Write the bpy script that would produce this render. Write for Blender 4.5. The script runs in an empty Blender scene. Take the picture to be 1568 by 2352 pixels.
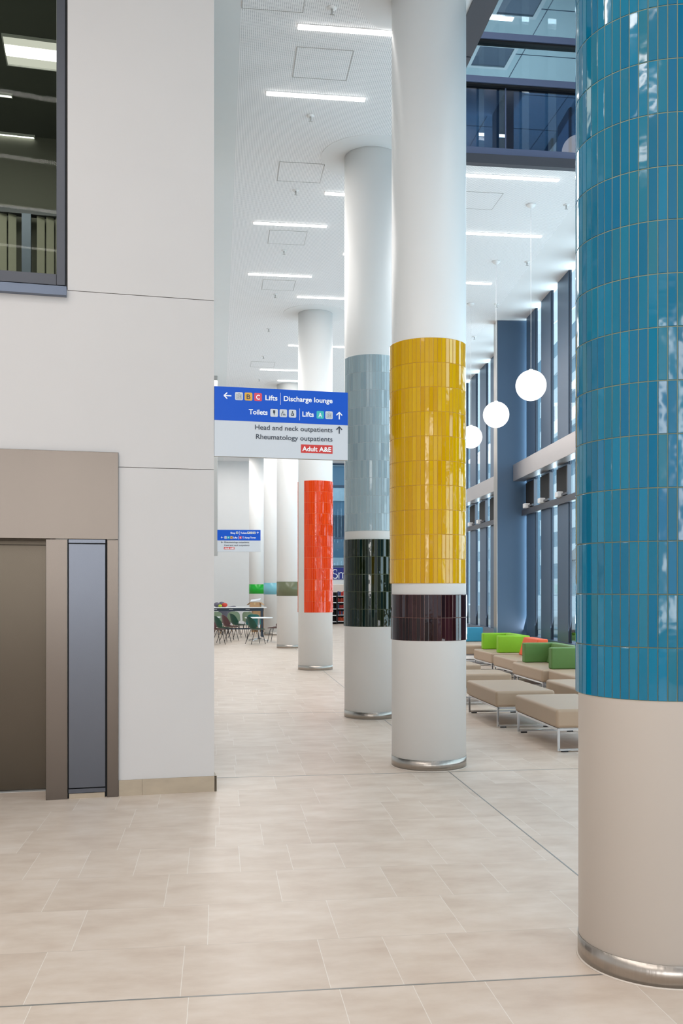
import bpy, bmesh, math, random
from math import sin, cos, pi, radians, atan2, sqrt, floor
from mathutils import Vector, Matrix
random.seed(7)
S = bpy.context.scene
COL = S.collection
# ------------------------------------------------------------------ camera
FPX, EYE, HX, HY = 2200.0, 1.7, 784.0, 1348.0
cd = bpy.data.cameras.new('camera'); cam = bpy.data.objects.new('camera', cd); COL.objects.link(cam)
cam.location = (0, 0, EYE); cam.rotation_euler = (pi/2, 0, 0)
cd.sensor_fit = 'HORIZONTAL'; cd.sensor_width = 36.0; cd.lens = 36.0*FPX/1568.0
cd.shift_y = (HY-1176.0)/1568.0; cd.clip_end = 400
S.camera = cam
# ------------------------------------------------------------------ view and world
vs = S.view_settings; vs.view_transform = 'Standard'; vs.look = 'None'; vs.gamma = 1.0; vs.use_curve_mapping = False
vs.exposure = 0.0
W = bpy.data.worlds.new('sky'); S.world = W; W.use_nodes = True
wn = W.node_tree.nodes; wn['Background'].inputs[0].default_value = (0.80, 0.90, 1.0, 1); wn['Background'].inputs[1].default_value = 1.45
TH = math.atan(282.0/2200.0); CT, ST = cos(TH), sin(TH)
def H(s, t, z=0.0):
    return Vector((s*CT - t*ST, s*ST + t*CT, z))
def area(name, loc, rot, sx, sy, power, col=(1, 1, 1)):
    l = bpy.data.lights.new(name, 'AREA'); l.shape = 'RECTANGLE'; l.size = sx; l.size_y = sy; l.energy = power; l.color = col
    o = bpy.data.objects.new(name, l); COL.objects.link(o); o.location = loc; o.rotation_euler = rot; return o
# unseen fill lights added, with window daylight and the upper room's lamp
for k_ in range(6):
    area('lobby_roof_fill', H(5.3, -3.0+2.4*k_, 12.9), (0, 0, TH), 3.6, .16, 38, (0.98, 0.98, 1.0))  # unseen strips added to light the lobby from above
for k_ in range(6):
    area('rear_fill', H(-5.2+1.75*k_, -10.5, 3.8), (radians(90), 0, TH), .42, 6.0, 92, (1.0, 0.965, 0.935))  # unseen strips added behind the camera for fill and streaked tile reflections
for k_ in range(5):
    area('lobby_ceiling_fill', H(-2.6, -2.2+1.7*k_, 7.25), (0, 0, TH), 4.2, .12, 62, (1.0, 0.955, 0.915))  # warm fill added out of view at upper left
for t_ in (15.0, 23.0, 31.0, 39.0):
    area('corridor_ceiling_fill', H(.4, t_, 7.2), (0, 0, TH), 1.3, 6.0, 125, (1.0, 0.96, 0.93))  # broad fill added to strengthen the corridor's linear lights
    area('corridor_ceiling_fill', H(3.6, t_, 7.2), (0, 0, TH), 1.3, 6.0, 92, (1.0, 0.96, 0.93))
for Y_, X_, a_ in ((8.0, 4.93-.053*8.0, .053), (17.0, 4.93-.053*17.0, .053), (26.5, 5.585-.081*26.5, .081), (36.0, 5.585-.081*36.0, .081)):
    area('window_daylight', (X_+.75, Y_, 3.9), (radians(104), 0, radians(90)+a_), 9.0, 6.4, 1120, (0.93, 0.965, 1.0))
area('office_fill', Vector((-3.6, 9.6, 7.45)), (0, 0, TH), 2.6, 2.2, 150, (1.0, .97, .92))  # fill added to brighten the office behind the window
area('upper_room_lamp', H(5.0, 16.0, 10.0), (0, 0, TH), 3.0, 5.0, 90, (.95, .98, 1.0))
area('upper_room_upfill', H(5.0, 16.0, 8.0), (pi, 0, TH), 3.0, 5.0, 110, (.92, .98, 1.0))  # upward fill added to brighten the upper room, not a fitting
# ------------------------------------------------------------------ tagging helpers
def tag(o, label=None, cat=None, group=None, kind=None):
    if label: o['label'] = label
    if cat: o['category'] = cat
    if group: o['group'] = group
    if kind: o['kind'] = kind
    return o
def empty(name, loc=(0, 0, 0), rz=0.0, label=None, cat=None, group=None, kind=None):
    o = bpy.data.objects.new(name, None); COL.objects.link(o); o.location = loc; o.rotation_euler = (0, 0, rz)
    o.empty_display_size = 0.1
    return tag(o, label, cat, group, kind)
def copy_tree(o, parent=None):
    c = o.copy(); COL.objects.link(c)
    if parent is not None: c.parent = parent
    for ch in list(o.children): copy_tree(ch, c)
    return c
def sqframe(m, hx, hy, w, z0, z1):
    m.box(-hx, hx, -hy, -hy+w, z0, z1).box(-hx, hx, hy-w, hy, z0, z1).box(-hx, -hx+w, -hy+w, hy-w, z0, z1).box(hx-w, hx, -hy+w, hy-w, z0, z1); return m
class MB:
    def __init__(self): self.v = []; self.f = []; self.sm = []
    def face(self, ids, sm=False): self.f.append(tuple(ids)); self.sm.append(sm)
    def quad(self, a, b, c, d):
        n = len(self.v); self.v += [tuple(a), tuple(b), tuple(c), tuple(d)]; self.face((n, n+1, n+2, n+3)); return self
    def box(self, x0, x1, y0, y1, z0, z1, M=None):
        n = len(self.v)
        P = [(x0,y0,z0),(x1,y0,z0),(x1,y1,z0),(x0,y1,z0),(x0,y0,z1),(x1,y0,z1),(x1,y1,z1),(x0,y1,z1)]
        if M is not None: P = [tuple(M @ Vector(p)) for p in P]
        self.v += P
        for q in ((0,3,2,1),(4,5,6,7),(0,1,5,4),(1,2,6,5),(2,3,7,6),(3,0,4,7)): self.face([n+i for i in q])
        return self
    def prism(self, pts, z0, z1):
        n = len(self.v); k = len(pts)
        self.v += [(p[0], p[1], z0) for p in pts] + [(p[0], p[1], z1) for p in pts]
        self.face([n+i for i in range(k)][::-1]); self.face([n+k+i for i in range(k)])
        for i in range(k):
            j = (i+1) % k; self.face((n+i, n+j, n+k+j, n+k+i))
        return self
    def lathe(self, prof, seg=48, c=(0, 0), closed=False):
        n = len(self.v); k = len(prof)
        for i in range(seg):
            a = 2*pi*i/seg
            for r, z in prof: self.v.append((c[0]+r*cos(a), c[1]+r*sin(a), z))
        for i in range(seg):
            j = (i+1) % seg
            for m in range(k if closed else k-1):
                m2 = (m+1) % k
                self.face((n+i*k+m, n+j*k+m, n+j*k+m2, n+i*k+m2), True)
        if not closed:
            for m, flip in ((0, True), (k-1, False)):
                if prof[m][0] > 1e-5:
                    ids = [n+i*k+m for i in range(seg)]
                    self.face(ids[::-1] if flip else ids)
        return self
    def tube(self, pts, r, seg=8):
        pts = [Vector(p) for p in pts]; n = len(self.v); K = len(pts)
        for i, p in enumerate(pts):
            d = (pts[min(i+1, K-1)]-pts[max(i-1, 0)]).normalized()
            u = d.cross(Vector((0, 0, 1)))
            if u.length < 1e-3: u = d.cross(Vector((0, 1, 0)))
            u.normalize(); w = d.cross(u)
            for k in range(seg):
                a = 2*pi*k/seg; q = p + (u*cos(a)+w*sin(a))*r; self.v.append(tuple(q))
        for i in range(K-1):
            for k in range(seg):
                k2 = (k+1) % seg
                self.face((n+i*seg+k, n+i*seg+k2, n+(i+1)*seg+k2, n+(i+1)*seg+k), True)
        self.face([n+k for k in range(seg)]); self.face([n+(K-1)*seg+k for k in range(seg)][::-1])
        return self
    def build(self, name, mat, parent=None, kind=None, label=None, loc=None, rz=None, bevel=0, seg=3):
        me = bpy.data.meshes.new(name); me.from_pydata(self.v, [], self.f); me.update()
        me.polygons.foreach_set('use_smooth', self.sm)
        bm = bmesh.new(); bm.from_mesh(me); bmesh.ops.recalc_face_normals(bm, faces=bm.faces); bm.to_mesh(me); bm.free()
        if mat is not None: me.materials.append(mat)
        o = bpy.data.objects.new(name, me); COL.objects.link(o)
        if parent is not None: o.parent = parent
        if loc is not None: o.location = loc
        if rz is not None: o.rotation_euler = (0, 0, rz)
        if kind: o['kind'] = kind
        if label: o['label'] = label
        if bevel:
            b = o.modifiers.new('bevel', 'BEVEL'); b.width = bevel; b.segments = seg; b.limit_method = 'ANGLE'
            for p in me.polygons: p.use_smooth = True
            try:
                b.harden_normals = True
            except Exception: pass
        return o
# ------------------------------------------------------------------ materials
def srgb(r, g, b):
    f = lambda c: (c/255.0/12.92) if c/255.0 <= .04045 else ((c/255.0+.055)/1.055)**2.4
    return (f(r), f(g), f(b), 1)
def mat(name, col, rough=0.5, metal=0.0, coat=0.0, noise=0.0, nscale=4.0, bump=0.0, bscale=60.0, aniso=0.0, emit=None, estr=0.0, stretch=None, spec=0.5, trans=0.0):
    m = bpy.data.materials.new(name); m.use_nodes = True; nt = m.node_tree; N = nt.nodes; L = nt.links
    b = N['Principled BSDF']; b.inputs['Base Color'].default_value = col; b.inputs['Roughness'].default_value = rough
    b.inputs['Metallic'].default_value = metal; b.inputs['Coat Weight'].default_value = coat
    b.inputs['Specular IOR Level'].default_value = spec
    b.inputs['Anisotropic'].default_value = aniso; b.inputs['Transmission Weight'].default_value = trans
    if emit: b.inputs['Emission Color'].default_value = emit; b.inputs['Emission Strength'].default_value = estr
    tc = N.new('ShaderNodeTexCoord'); mp = N.new('ShaderNodeMapping'); L.new(tc.outputs['Object'], mp.inputs[0])
    if stretch: mp.inputs['Scale'].default_value = stretch
    if noise:
        t = N.new('ShaderNodeTexNoise'); t.inputs['Scale'].default_value = nscale; t.inputs['Detail'].default_value = 5
        L.new(mp.outputs[0], t.inputs['Vector'])
        mx = N.new('ShaderNodeMix'); mx.data_type = 'RGBA'
        d = tuple(max(0, c*(1-noise)) for c in col[:3])+(1,); l = tuple(min(1, c*(1+noise*.6)) for c in col[:3])+(1,)
        mx.inputs[6].default_value = d; mx.inputs[7].default_value = l
        L.new(t.outputs[0], mx.inputs[0]); L.new(mx.outputs[2], b.inputs['Base Color'])
    if bump:
        t = N.new('ShaderNodeTexNoise'); t.inputs['Scale'].default_value = bscale; t.inputs['Detail'].default_value = 3
        L.new(mp.outputs[0], t.inputs['Vector'])
        bp = N.new('ShaderNodeBump'); bp.inputs['Strength'].default_value = bump; bp.inputs['Distance'].default_value = .01
        L.new(t.outputs[0], bp.inputs['Height']); L.new(bp.outputs[0], b.inputs['Normal'])
    return m
def emis(name, col, s):
    m = bpy.data.materials.new(name); m.use_nodes = True; N = m.node_tree.nodes
    N.remove(N['Principled BSDF']); e = N.new('ShaderNodeEmission'); e.inputs[0].default_value = col; e.inputs[1].default_value = s
    m.node_tree.links.new(e.outputs[0], N['Material Output'].inputs[0]); return m
def glass(name, tint, refl_rough=0.0, base=0.06, graze=.6):
    m = bpy.data.materials.new(name); m.use_nodes = True; nt = m.node_tree; N = nt.nodes; L = nt.links
    N.remove(N['Principled BSDF'])
    t = N.new('ShaderNodeBsdfTransparent'); t.inputs[0].default_value = tint
    g = N.new('ShaderNodeBsdfGlossy'); g.inputs['Roughness'].default_value = refl_rough
    fr = N.new('ShaderNodeLayerWeight'); fr.inputs[0].default_value = .5
    pw = N.new('ShaderNodeMath'); pw.operation = 'POWER'; pw.inputs[1].default_value = 6.0; L.new(fr.outputs['Facing'], pw.inputs[0])
    ad = N.new('ShaderNodeMath'); ad.operation = 'MULTIPLY_ADD'; ad.inputs[1].default_value = graze; ad.inputs[2].default_value = base; ad.use_clamp = True
    mx = N.new('ShaderNodeMixShader'); L.new(pw.outputs[0], ad.inputs[0]); L.new(ad.outputs[0], mx.inputs[0])
    L.new(t.outputs[0], mx.inputs[1]); L.new(g.outputs[0], mx.inputs[2]); L.new(mx.outputs[0], N['Material Output'].inputs[0])
    return m
def tile_mat(name, stops, rough=0.07, bump=0.08):
    m = bpy.data.materials.new(name); m.use_nodes = True; nt = m.node_tree; N = nt.nodes; L = nt.links
    b = N['Principled BSDF']; b.inputs['Roughness'].default_value = rough; b.inputs['Specular IOR Level'].default_value = 0.4
    g = N.new('ShaderNodeNewGeometry'); cr = N.new('ShaderNodeValToRGB'); cr.color_ramp.interpolation = 'LINEAR'
    el = cr.color_ramp.elements
    while len(el) < len(stops): el.new(0.5)
    for i, c in enumerate(stops): el[i].position = i/(len(stops)-1); el[i].color = c
    L.new(g.outputs['Random Per Island'], cr.inputs[0]); L.new(cr.outputs[0], b.inputs['Base Color'])
    tc = N.new('ShaderNodeTexCoord'); t = N.new('ShaderNodeTexNoise'); t.inputs['Scale'].default_value = 9; t.inputs['Detail'].default_value = 2
    L.new(tc.outputs['Object'], t.inputs['Vector']); bp = N.new('ShaderNodeBump'); bp.inputs['Strength'].default_value = bump; bp.inputs['Distance'].default_value = .02
    L.new(t.outputs[0], bp.inputs['Height']); L.new(bp.outputs[0], b.inputs['Normal']); L.new(bp.outputs[0], b.inputs['Coat Normal'])
    return m
M = {}
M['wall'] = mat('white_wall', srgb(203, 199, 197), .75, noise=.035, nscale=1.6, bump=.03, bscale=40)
M['wall_plain'] = mat('white_plaster', srgb(226, 226, 226), .8, noise=.02)
M['plaster_grey'] = mat('pale_grey_plaster', srgb(226, 229, 230), .8, noise=.02)
M['ring'] = mat('white_ceiling_ring', srgb(228, 229, 230), .7, noise=.02)
M['column'] = mat('column_paint', srgb(234, 233, 231), .42, noise=.02, nscale=3, spec=.4)
M['column_warm'] = mat('column_board', srgb(222, 214, 206), .42, noise=.025, nscale=2, spec=.4)
M['steel'] = mat('brushed_steel', srgb(176, 168, 160), .3, 1.0, noise=.08, nscale=6, stretch=(30, 30, .6), aniso=.4, bump=.25, bscale=1.2)
M['steel_lift'] = mat('lift_steel', srgb(102, 94, 87), .25, 1.0, noise=.06, nscale=3, stretch=(1, 1, .3), bump=.12, bscale=1.6)
M['steel_door'] = mat('lift_door_steel', srgb(78, 71, 62), .25, 1.0, noise=.05, nscale=3, stretch=(1, 1, .4))
M['steel_blue'] = mat('lift_panel_steel', srgb(92, 95, 102), .26, 1.0, noise=.05, nscale=3, stretch=(1, 1, .4))
M['chrome'] = mat('chrome', srgb(210, 213, 217), .12, 1.0, noise=.02)
M['black'] = mat('black_rubber', srgb(22, 22, 24), .6, noise=.1)
M['dark'] = mat('dark_gap', srgb(14, 15, 17), .7, noise=.1)
M['frame'] = mat('dark_grey_frame', srgb(70, 72, 80), .42, .2, noise=.04)
M['sill'] = mat('blue_grey_sill', srgb(96, 106, 124), .35, .3, noise=.04)
M['skirt'] = mat('travertine_skirting', srgb(176, 160, 139), .5, noise=.2, nscale=14, stretch=(.4, .4, 1))
M['fin'] = mat('blue_grey_metal', srgb(72, 94, 118), .38, .3, noise=.03)
M['fin_edge'] = mat('fin_edge_shade', srgb(26, 38, 54), .5, .2, noise=.05)  # dark blue painted in for the shaded side faces of the panels
M['beam'] = mat('steel_beam', srgb(190, 182, 180), .34, .9, noise=.05, nscale=5, stretch=(1, 8, 8))
M['soffit_dark'] = mat('dark_fascia', srgb(74, 76, 84), .5, .2, noise=.05)
M['rail'] = mat('glazing_rail', srgb(100, 112, 142), .4, .3, noise=.04)
M['pane'] = glass('clear_glass', (.80, .91, .95, 1), base=.03)
M['pane_up'] = glass('upper_glass', (.60, .71, .76, 1), base=.03)
M['pane_low'] = glass('spandrel_glass', (.22, .33, .47, 1), base=.15)
M['pane_dark'] = glass('smoked_glass', (.66, .69, .64, 1), base=.002, graze=.12)
M['vinyl'] = mat('taupe_upholstery', srgb(172, 149, 126), .5, noise=.03, bump=.03, bscale=200)
M['lime'] = mat('lime_upholstery', srgb(130, 184, 24), .6, noise=.06, nscale=20, bump=.05, bscale=150)
M['orange_uph'] = mat('orange_upholstery', srgb(222, 92, 48), .6, noise=.04)
M['green_uph'] = mat('green_upholstery', srgb(86, 124, 58), .6, noise=.06, nscale=20, bump=.05, bscale=150)
M['teal_uph'] = mat('teal_upholstery', srgb(36, 130, 160), .6, noise=.04)
M['globe'] = emis('opal_globe', (1, .985, .97, 1), 1.9)
M['led'] = emis('led_diffuser', (1, .97, .94, 1), 9.0)
M['led_soft'] = emis('led_tray', (1, .95, .9, 1), 1.3)
M['cable'] = mat('white_cable', srgb(236, 236, 238), .5, noise=.02)
M['white_plastic'] = mat('white_plastic', srgb(232, 232, 232), .45, noise=.02)
M['grey_metal'] = mat('grey_metal', srgb(176, 176, 174), .5, .3, noise=.04)
M['blue_sign'] = mat('blue_sign_face', srgb(10, 84, 196), .4, noise=.015, spec=.3)
M['white_sign'] = mat('white_sign_face', srgb(206, 211, 217), .5, noise=.01, spec=.3)
M['ink_white'] = mat('white_lettering', srgb(246, 248, 250), .5, noise=.01)
M['ink_dark'] = mat('dark_lettering', srgb(48, 58, 72), .5, noise=.01)
M['ink_red'] = mat('red_patch', srgb(206, 52, 48), .5, noise=.02)
M['ink_amber'] = mat('amber_patch', srgb(226, 172, 62), .5, noise=.02)
M['ink_rose'] = mat('rose_patch', srgb(214, 74, 96), .5, noise=.02)
M['ink_teal'] = mat('teal_patch', srgb(52, 184, 184), .5, noise=.02)
M['bead'] = mat('cream_sealant', srgb(206, 194, 182), .6, noise=.03)
M['trim'] = mat('floor_strip', srgb(150, 148, 144), .4, .5, noise=.05)
M['grout_t'] = mat('olive_grout', srgb(132, 140, 118), .7, noise=.05)
M['grout_y'] = mat('yellow_grout', srgb(196, 146, 50), .6, noise=.05)
M['grout_b'] = mat('brown_grout', srgb(116, 84, 76), .6, noise=.05)
M['grout_l'] = mat('pale_grout', srgb(190, 200, 204), .6, noise=.05)
M['grout_g'] = mat('green_grout', srgb(104, 112, 84), .6, noise=.05)
M['grout_o'] = mat('orange_grout', srgb(226, 112, 60), .6, noise=.05)
M['t_teal'] = tile_mat('teal_glaze', [srgb(4, 96, 126), srgb(0, 102, 140), srgb(10, 108, 138), srgb(2, 114, 150), srgb(26, 108, 130), srgb(0, 100, 140)])
M['t_yellow'] = tile_mat('yellow_glaze', [srgb(206, 152, 0), srgb(213, 163, 0), srgb(217, 170, 0), srgb(209, 157, 0), srgb(220, 174, 0)])
M['t_brown'] = tile_mat('aubergine_glaze', [srgb(30, 6, 8), srgb(44, 14, 18), srgb(22, 8, 12), srgb(56, 24, 30)], rough=.03, bump=.035)
M['t_light'] = tile_mat('pale_blue_glaze', [srgb(150, 170, 180), srgb(162, 182, 190), srgb(170, 188, 194), srgb(156, 174, 182)])
M['t_green'] = tile_mat('dark_green_glaze', [srgb(12, 22, 14), srgb(22, 30, 10), srgb(14, 34, 32), srgb(36, 36, 8)], rough=.03, bump=.035)
M['t_orange'] = tile_mat('orange_glaze', [srgb(222, 56, 2), srgb(228, 62, 4), srgb(232, 68, 8), srgb(220, 54, 2)])
M['b_olive'] = mat('olive_glaze', srgb(104, 108, 80), .25, noise=.05)
M['b_aqua'] = mat('aqua_glaze', srgb(120, 184, 198), .25, noise=.04)
M['b_green'] = mat('emerald_glaze', srgb(12, 168, 44), .25, noise=.04)
M['navy'] = mat('navy_fascia', srgb(16, 32, 128), .4, noise=.02)
M['card'] = mat('cardboard', srgb(178, 140, 100), .8, noise=.08, nscale=10)
M['paper'] = mat('printed_paper', srgb(214, 218, 222), .7, noise=.1, nscale=40)
M['table_white'] = mat('white_laminate', srgb(240, 240, 240), .4, noise=.01)
M['slate'] = mat('slate_metal', srgb(58, 70, 84), .4, .4, noise=.04)
M['leg_dark'] = mat('charcoal_legs', srgb(52, 50, 52), .35, .6, noise=.03)
M['ch_green'] = mat('dark_green_shell', srgb(16, 74, 58), .4, noise=.03)
M['ch_brown'] = mat('maroon_shell', srgb(92, 58, 62), .4, noise=.03)
M['ch_sage'] = mat('sage_shell', srgb(138, 160, 134), .45, noise=.03)
M['ch_teal'] = mat('teal_shell', srgb(34, 108, 104), .45, noise=.03)
M['ch_grey'] = mat('grey_fabric', srgb(104, 100, 112), .8, noise=.06)
M['wood'] = mat('pale_wood_legs', srgb(190, 150, 104), .5, noise=.08)
M['lime_p'] = mat('lime_fabric', srgb(178, 196, 60), .7, noise=.04)
M['red_p'] = mat('red_fabric', srgb(196, 62, 44), .7, noise=.04)
# floor: big limestone slabs in random bond, pale joints
def floor_material():
    m = bpy.data.materials.new('limestone_floor'); m.use_nodes = True; nt = m.node_tree; N = nt.nodes; L = nt.links
    b = N['Principled BSDF']
    def math_(op, a, bb=None, c=None):
        n = N.new('ShaderNodeMath'); n.operation = op
        for i, x in enumerate((a, bb, c)):
            if x is None: continue
            if isinstance(x, (int, float)): n.inputs[i].default_value = x
            else: L.new(x, n.inputs[i])
        return n.outputs[0]
    tc = N.new('ShaderNodeTexCoord'); sp = N.new('ShaderNodeSeparateXYZ'); L.new(tc.outputs['Object'], sp.inputs[0])
    RH, TW = .575, .63
    r = math_('DIVIDE', math_('SUBTRACT', sp.outputs[1], 4.02), RH); row = math_('FLOOR', r); rf = math_('SUBTRACT', r, row)
    wn_ = N.new('ShaderNodeTexWhiteNoise'); wn_.noise_dimensions = '1D'; L.new(row, wn_.inputs['W'])
    u = math_('ADD', math_('DIVIDE', sp.outputs[0], TW), math_('MULTIPLY', wn_.outputs[0], 7.3)); cell = math_('FLOOR', u); uf = math_('SUBTRACT', u, cell)
    cb = N.new('ShaderNodeCombineXYZ'); L.new(cell, cb.inputs[0]); L.new(row, cb.inputs[1])
    w2 = N.new('ShaderNodeTexWhiteNoise'); w2.noise_dimensions = '2D'; L.new(cb.outputs[0], w2.inputs['Vector'])
    split = math_('GREATER_THAN', w2.outputs[0], .68)
    half = math_('GREATER_THAN', uf, .5)
    sub = math_('MULTIPLY', split, half)
    # distance to nearest longitudinal joint in metres
    d1 = math_('MULTIPLY', math_('MINIMUM', uf, math_('SUBTRACT', 1.0, uf)), TW)
    d2 = math_('ADD', math_('MULTIPLY', math_('ABSOLUTE', math_('SUBTRACT', uf, .5)), TW), math_('MULTIPLY', math_('SUBTRACT', 1.0, split), 5.0))
    dv = math_('MINIMUM', d1, d2)
    dh = math_('MULTIPLY', math_('MINIMUM', rf, math_('SUBTRACT', 1.0, rf)), RH)
    jv = math_('LESS_THAN', dv, .0014); jh = math_('LESS_THAN', dh, .0016)
    cb2 = N.new('ShaderNodeCombineXYZ'); L.new(cell, cb2.inputs[0]); L.new(row, cb2.inputs[1]); L.new(sub, cb2.inputs[2])
    w3 = N.new('ShaderNodeTexWhiteNoise'); w3.noise_dimensions = '3D'; L.new(cb2.outputs[0], w3.inputs['Vector'])
    # cloud noise offset per slab, streaked along the rows
    ad = N.new('ShaderNodeVectorMath'); ad.operation = 'MULTIPLY_ADD'; L.new(w3.outputs['Color'], ad.inputs[0]); ad.inputs[1].default_value = (9, 9, 9); L.new(tc.outputs['Object'], ad.inputs[2])
    mp = N.new('ShaderNodeMapping'); mp.inputs['Scale'].default_value = (.8, 1.6, 1); L.new(ad.outputs[0], mp.inputs[0])
    n1 = N.new('ShaderNodeTexNoise'); n1.inputs['Scale'].default_value = 3.6; n1.inputs['Detail'].default_value = 7; n1.inputs['Roughness'].default_value = .6; L.new(mp.outputs[0], n1.inputs['Vector'])
    cr = N.new('ShaderNodeValToRGB'); e = cr.color_ramp.elements
    e[0].position = .25; e[0].color = srgb(198, 178, 162); e[1].position = .78; e[1].color = srgb(224, 210, 198)
    x = e.new(.5); x.color = srgb(212, 195, 180)
    L.new(n1.outputs[0], cr.inputs[0])
    tint = N.new('ShaderNodeMix'); tint.data_type = 'RGBA'; tint.blend_type = 'MULTIPLY'; tint.inputs[0].default_value = 1
    vr = N.new('ShaderNodeValToRGB'); ve = vr.color_ramp.elements; ve[0].color = (.93, .915, .90, 1); ve[1].color = (1, 1, 1, 1); L.new(w3.outputs[0], vr.inputs[0])
    L.new(cr.outputs[0], tint.inputs[6]); L.new(vr.outputs[0], tint.inputs[7])
    m1 = N.new('ShaderNodeMix'); m1.data_type = 'RGBA'; L.new(math_('MULTIPLY', jh, .6), m1.inputs[0]); L.new(tint.outputs[2], m1.inputs[6]); m1.inputs[7].default_value = srgb(176, 162, 150)
    m2 = N.new('ShaderNodeMix'); m2.data_type = 'RGBA'; L.new(math_('MULTIPLY', jv, .7), m2.inputs[0]); L.new(m1.outputs[2], m2.inputs[6]); m2.inputs[7].default_value = srgb(236, 230, 222)
    L.new(m2.outputs[2], b.inputs['Base Color']); b.inputs['Roughness'].default_value = .42; b.inputs['Specular IOR Level'].default_value = .4
    bp = N.new('ShaderNodeBump'); bp.inputs['Strength'].default_value = .03; bp.inputs['Distance'].default_value = .01; L.new(n1.outputs[0], bp.inputs['Height']); L.new(bp.outputs[0], b.inputs['Normal'])
    return m
M['floor'] = floor_material()
def perforated_material():
    m = bpy.data.materials.new('perforated_ceiling'); m.use_nodes = True; nt = m.node_tree; N = nt.nodes; L = nt.links
    b = N['Principled BSDF']; b.inputs['Roughness'].default_value = .8
    tc = N.new('ShaderNodeTexCoord'); sc = N.new('ShaderNodeVectorMath'); sc.operation = 'SCALE'; sc.inputs['Scale'].default_value = 50.0; L.new(tc.outputs['Object'], sc.inputs[0])
    fr = N.new('ShaderNodeVectorMath'); fr.operation = 'FRACTION'; L.new(sc.outputs[0], fr.inputs[0])
    sb = N.new('ShaderNodeVectorMath'); sb.operation = 'SUBTRACT'; sb.inputs[1].default_value = (.5, .5, 0); L.new(fr.outputs[0], sb.inputs[0])
    sp = N.new('ShaderNodeSeparateXYZ'); L.new(sb.outputs[0], sp.inputs[0]); cb = N.new('ShaderNodeCombineXYZ'); L.new(sp.outputs[0], cb.inputs[0]); L.new(sp.outputs[1], cb.inputs[1])
    ln = N.new('ShaderNodeVectorMath'); ln.operation = 'LENGTH'; L.new(cb.outputs[0], ln.inputs[0])
    lt = N.new('ShaderNodeMath'); lt.operation = 'LESS_THAN'; lt.inputs[1].default_value = .27; L.new(ln.outputs['Value'], lt.inputs[0])
    mx = N.new('ShaderNodeMix'); mx.data_type = 'RGBA'; mx.inputs[6].default_value = srgb(246, 246, 247); mx.inputs[7].default_value = srgb(170, 173, 178)
    L.new(lt.outputs[0], mx.inputs[0]); L.new(mx.outputs[2], b.inputs['Base Color'])
    return m
M['perf'] = perforated_material()
def F(px, py, z=0.0):                                  # point of the horizontal plane z seen along a ray
    Y = FPX*(EYE-z)/(py-HY); return Vector(((px-HX)/FPX*Y, Y, z))
def st(p): return (p.x*CT+p.y*ST, -p.x*ST+p.y*CT)
CZ = 7.32                                              # corridor ceiling
# ================================================================== SETTING
# floor
o = MB(); o.v = [(-14, -14, 0), (14, -14, 0), (14, 52, 0), (-14, 52, 0)]; o.face((0, 1, 2, 3)); o.box(-14, 14, -14, 52, -.3, -.01)
o.build('floor', M['floor'], kind='structure', rz=TH)
# floor strips (metal movement joints)
def strip(n, s0, s1, t0, t1):
    MB().box(s0, s1, t0, t1, 0, .0012).build('trim_%d' % n, M['trim'], kind='structure', rz=TH)
strip(1, -9, 1.99, 4.015, 4.025); strip(2, -1.2, 7, 8.595, 8.605); strip(3, -1.2, 7, 12.895, 12.903); strip(4, 2.095, 2.105, -8, 44)
# facade lines in world coordinates
def fac_r(Y): return 4.93-.053*Y
def fac_l(Y): return 5.585-.081*Y
YB, YE = 20.5, 44.5
def tohall(x, y): return (x*CT+y*ST, -x*ST+y*CT)
# ceiling: plain border on the left, perforated field, plain border along the glazing
b_s = .21
def cpoly(name, pts, mat_, z0=CZ, th=.1, kind='structure'):
    return MB().prism(pts, z0, z0+th).build(name, mat_, kind=kind, rz=TH)
fr_ = tohall(fac_r(12.9), 12.9); fm = tohall(fac_r(YB), YB); fe = tohall(fac_l(YE), YE)
off = .75
cpoly('ceiling', [(b_s, -11), (2.41, -11), (2.41, 12.39), (fr_[0]-off, 12.39), (fm[0]-off, fm[1]), (fe[0]-off, 43.2), (b_s, 43.2)], M['perf'])
cpoly('trim_5', [(-5, -11), (b_s, -11), (b_s, 8.0), (-.1, 8.0), (-5, 7.4)], M['plaster_grey'])
cpoly('trim_13', [(-.1, 8.0), (b_s, 8.0), (b_s, 43.2), (-.1, 43.2)], M['plaster_grey'])
cpoly('trim_14', [(-5, 13.8), (-.1, 13.8), (-.1, 43.2), (-5, 43.2)], M['plaster_grey'])
cpoly('trim_6', [(fr_[0]-off, 12.39), (fr_[0]+.1, 12.39), (fm[0]+.1, fm[1]), (fe[0]+.1, 43.2), (fe[0]-off, 43.2), (fm[0]-off, fm[1])], M['ring'])
# dark edge beam of the ceiling opening, its panel joint
MB().box(2.41, 2.65, -11, 9.86, CZ-.02, CZ+.5).box(2.41, 2.65, 9.88, 12.39, CZ-.02, CZ+.5).build('trim_7', M['soffit_dark'], kind='structure', rz=TH)
MB().box(2.50, 2.62, -11, 12.39, CZ+.5, 13.0).build('wall_gallery', M['wall_plain'], kind='structure', rz=TH)
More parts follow.
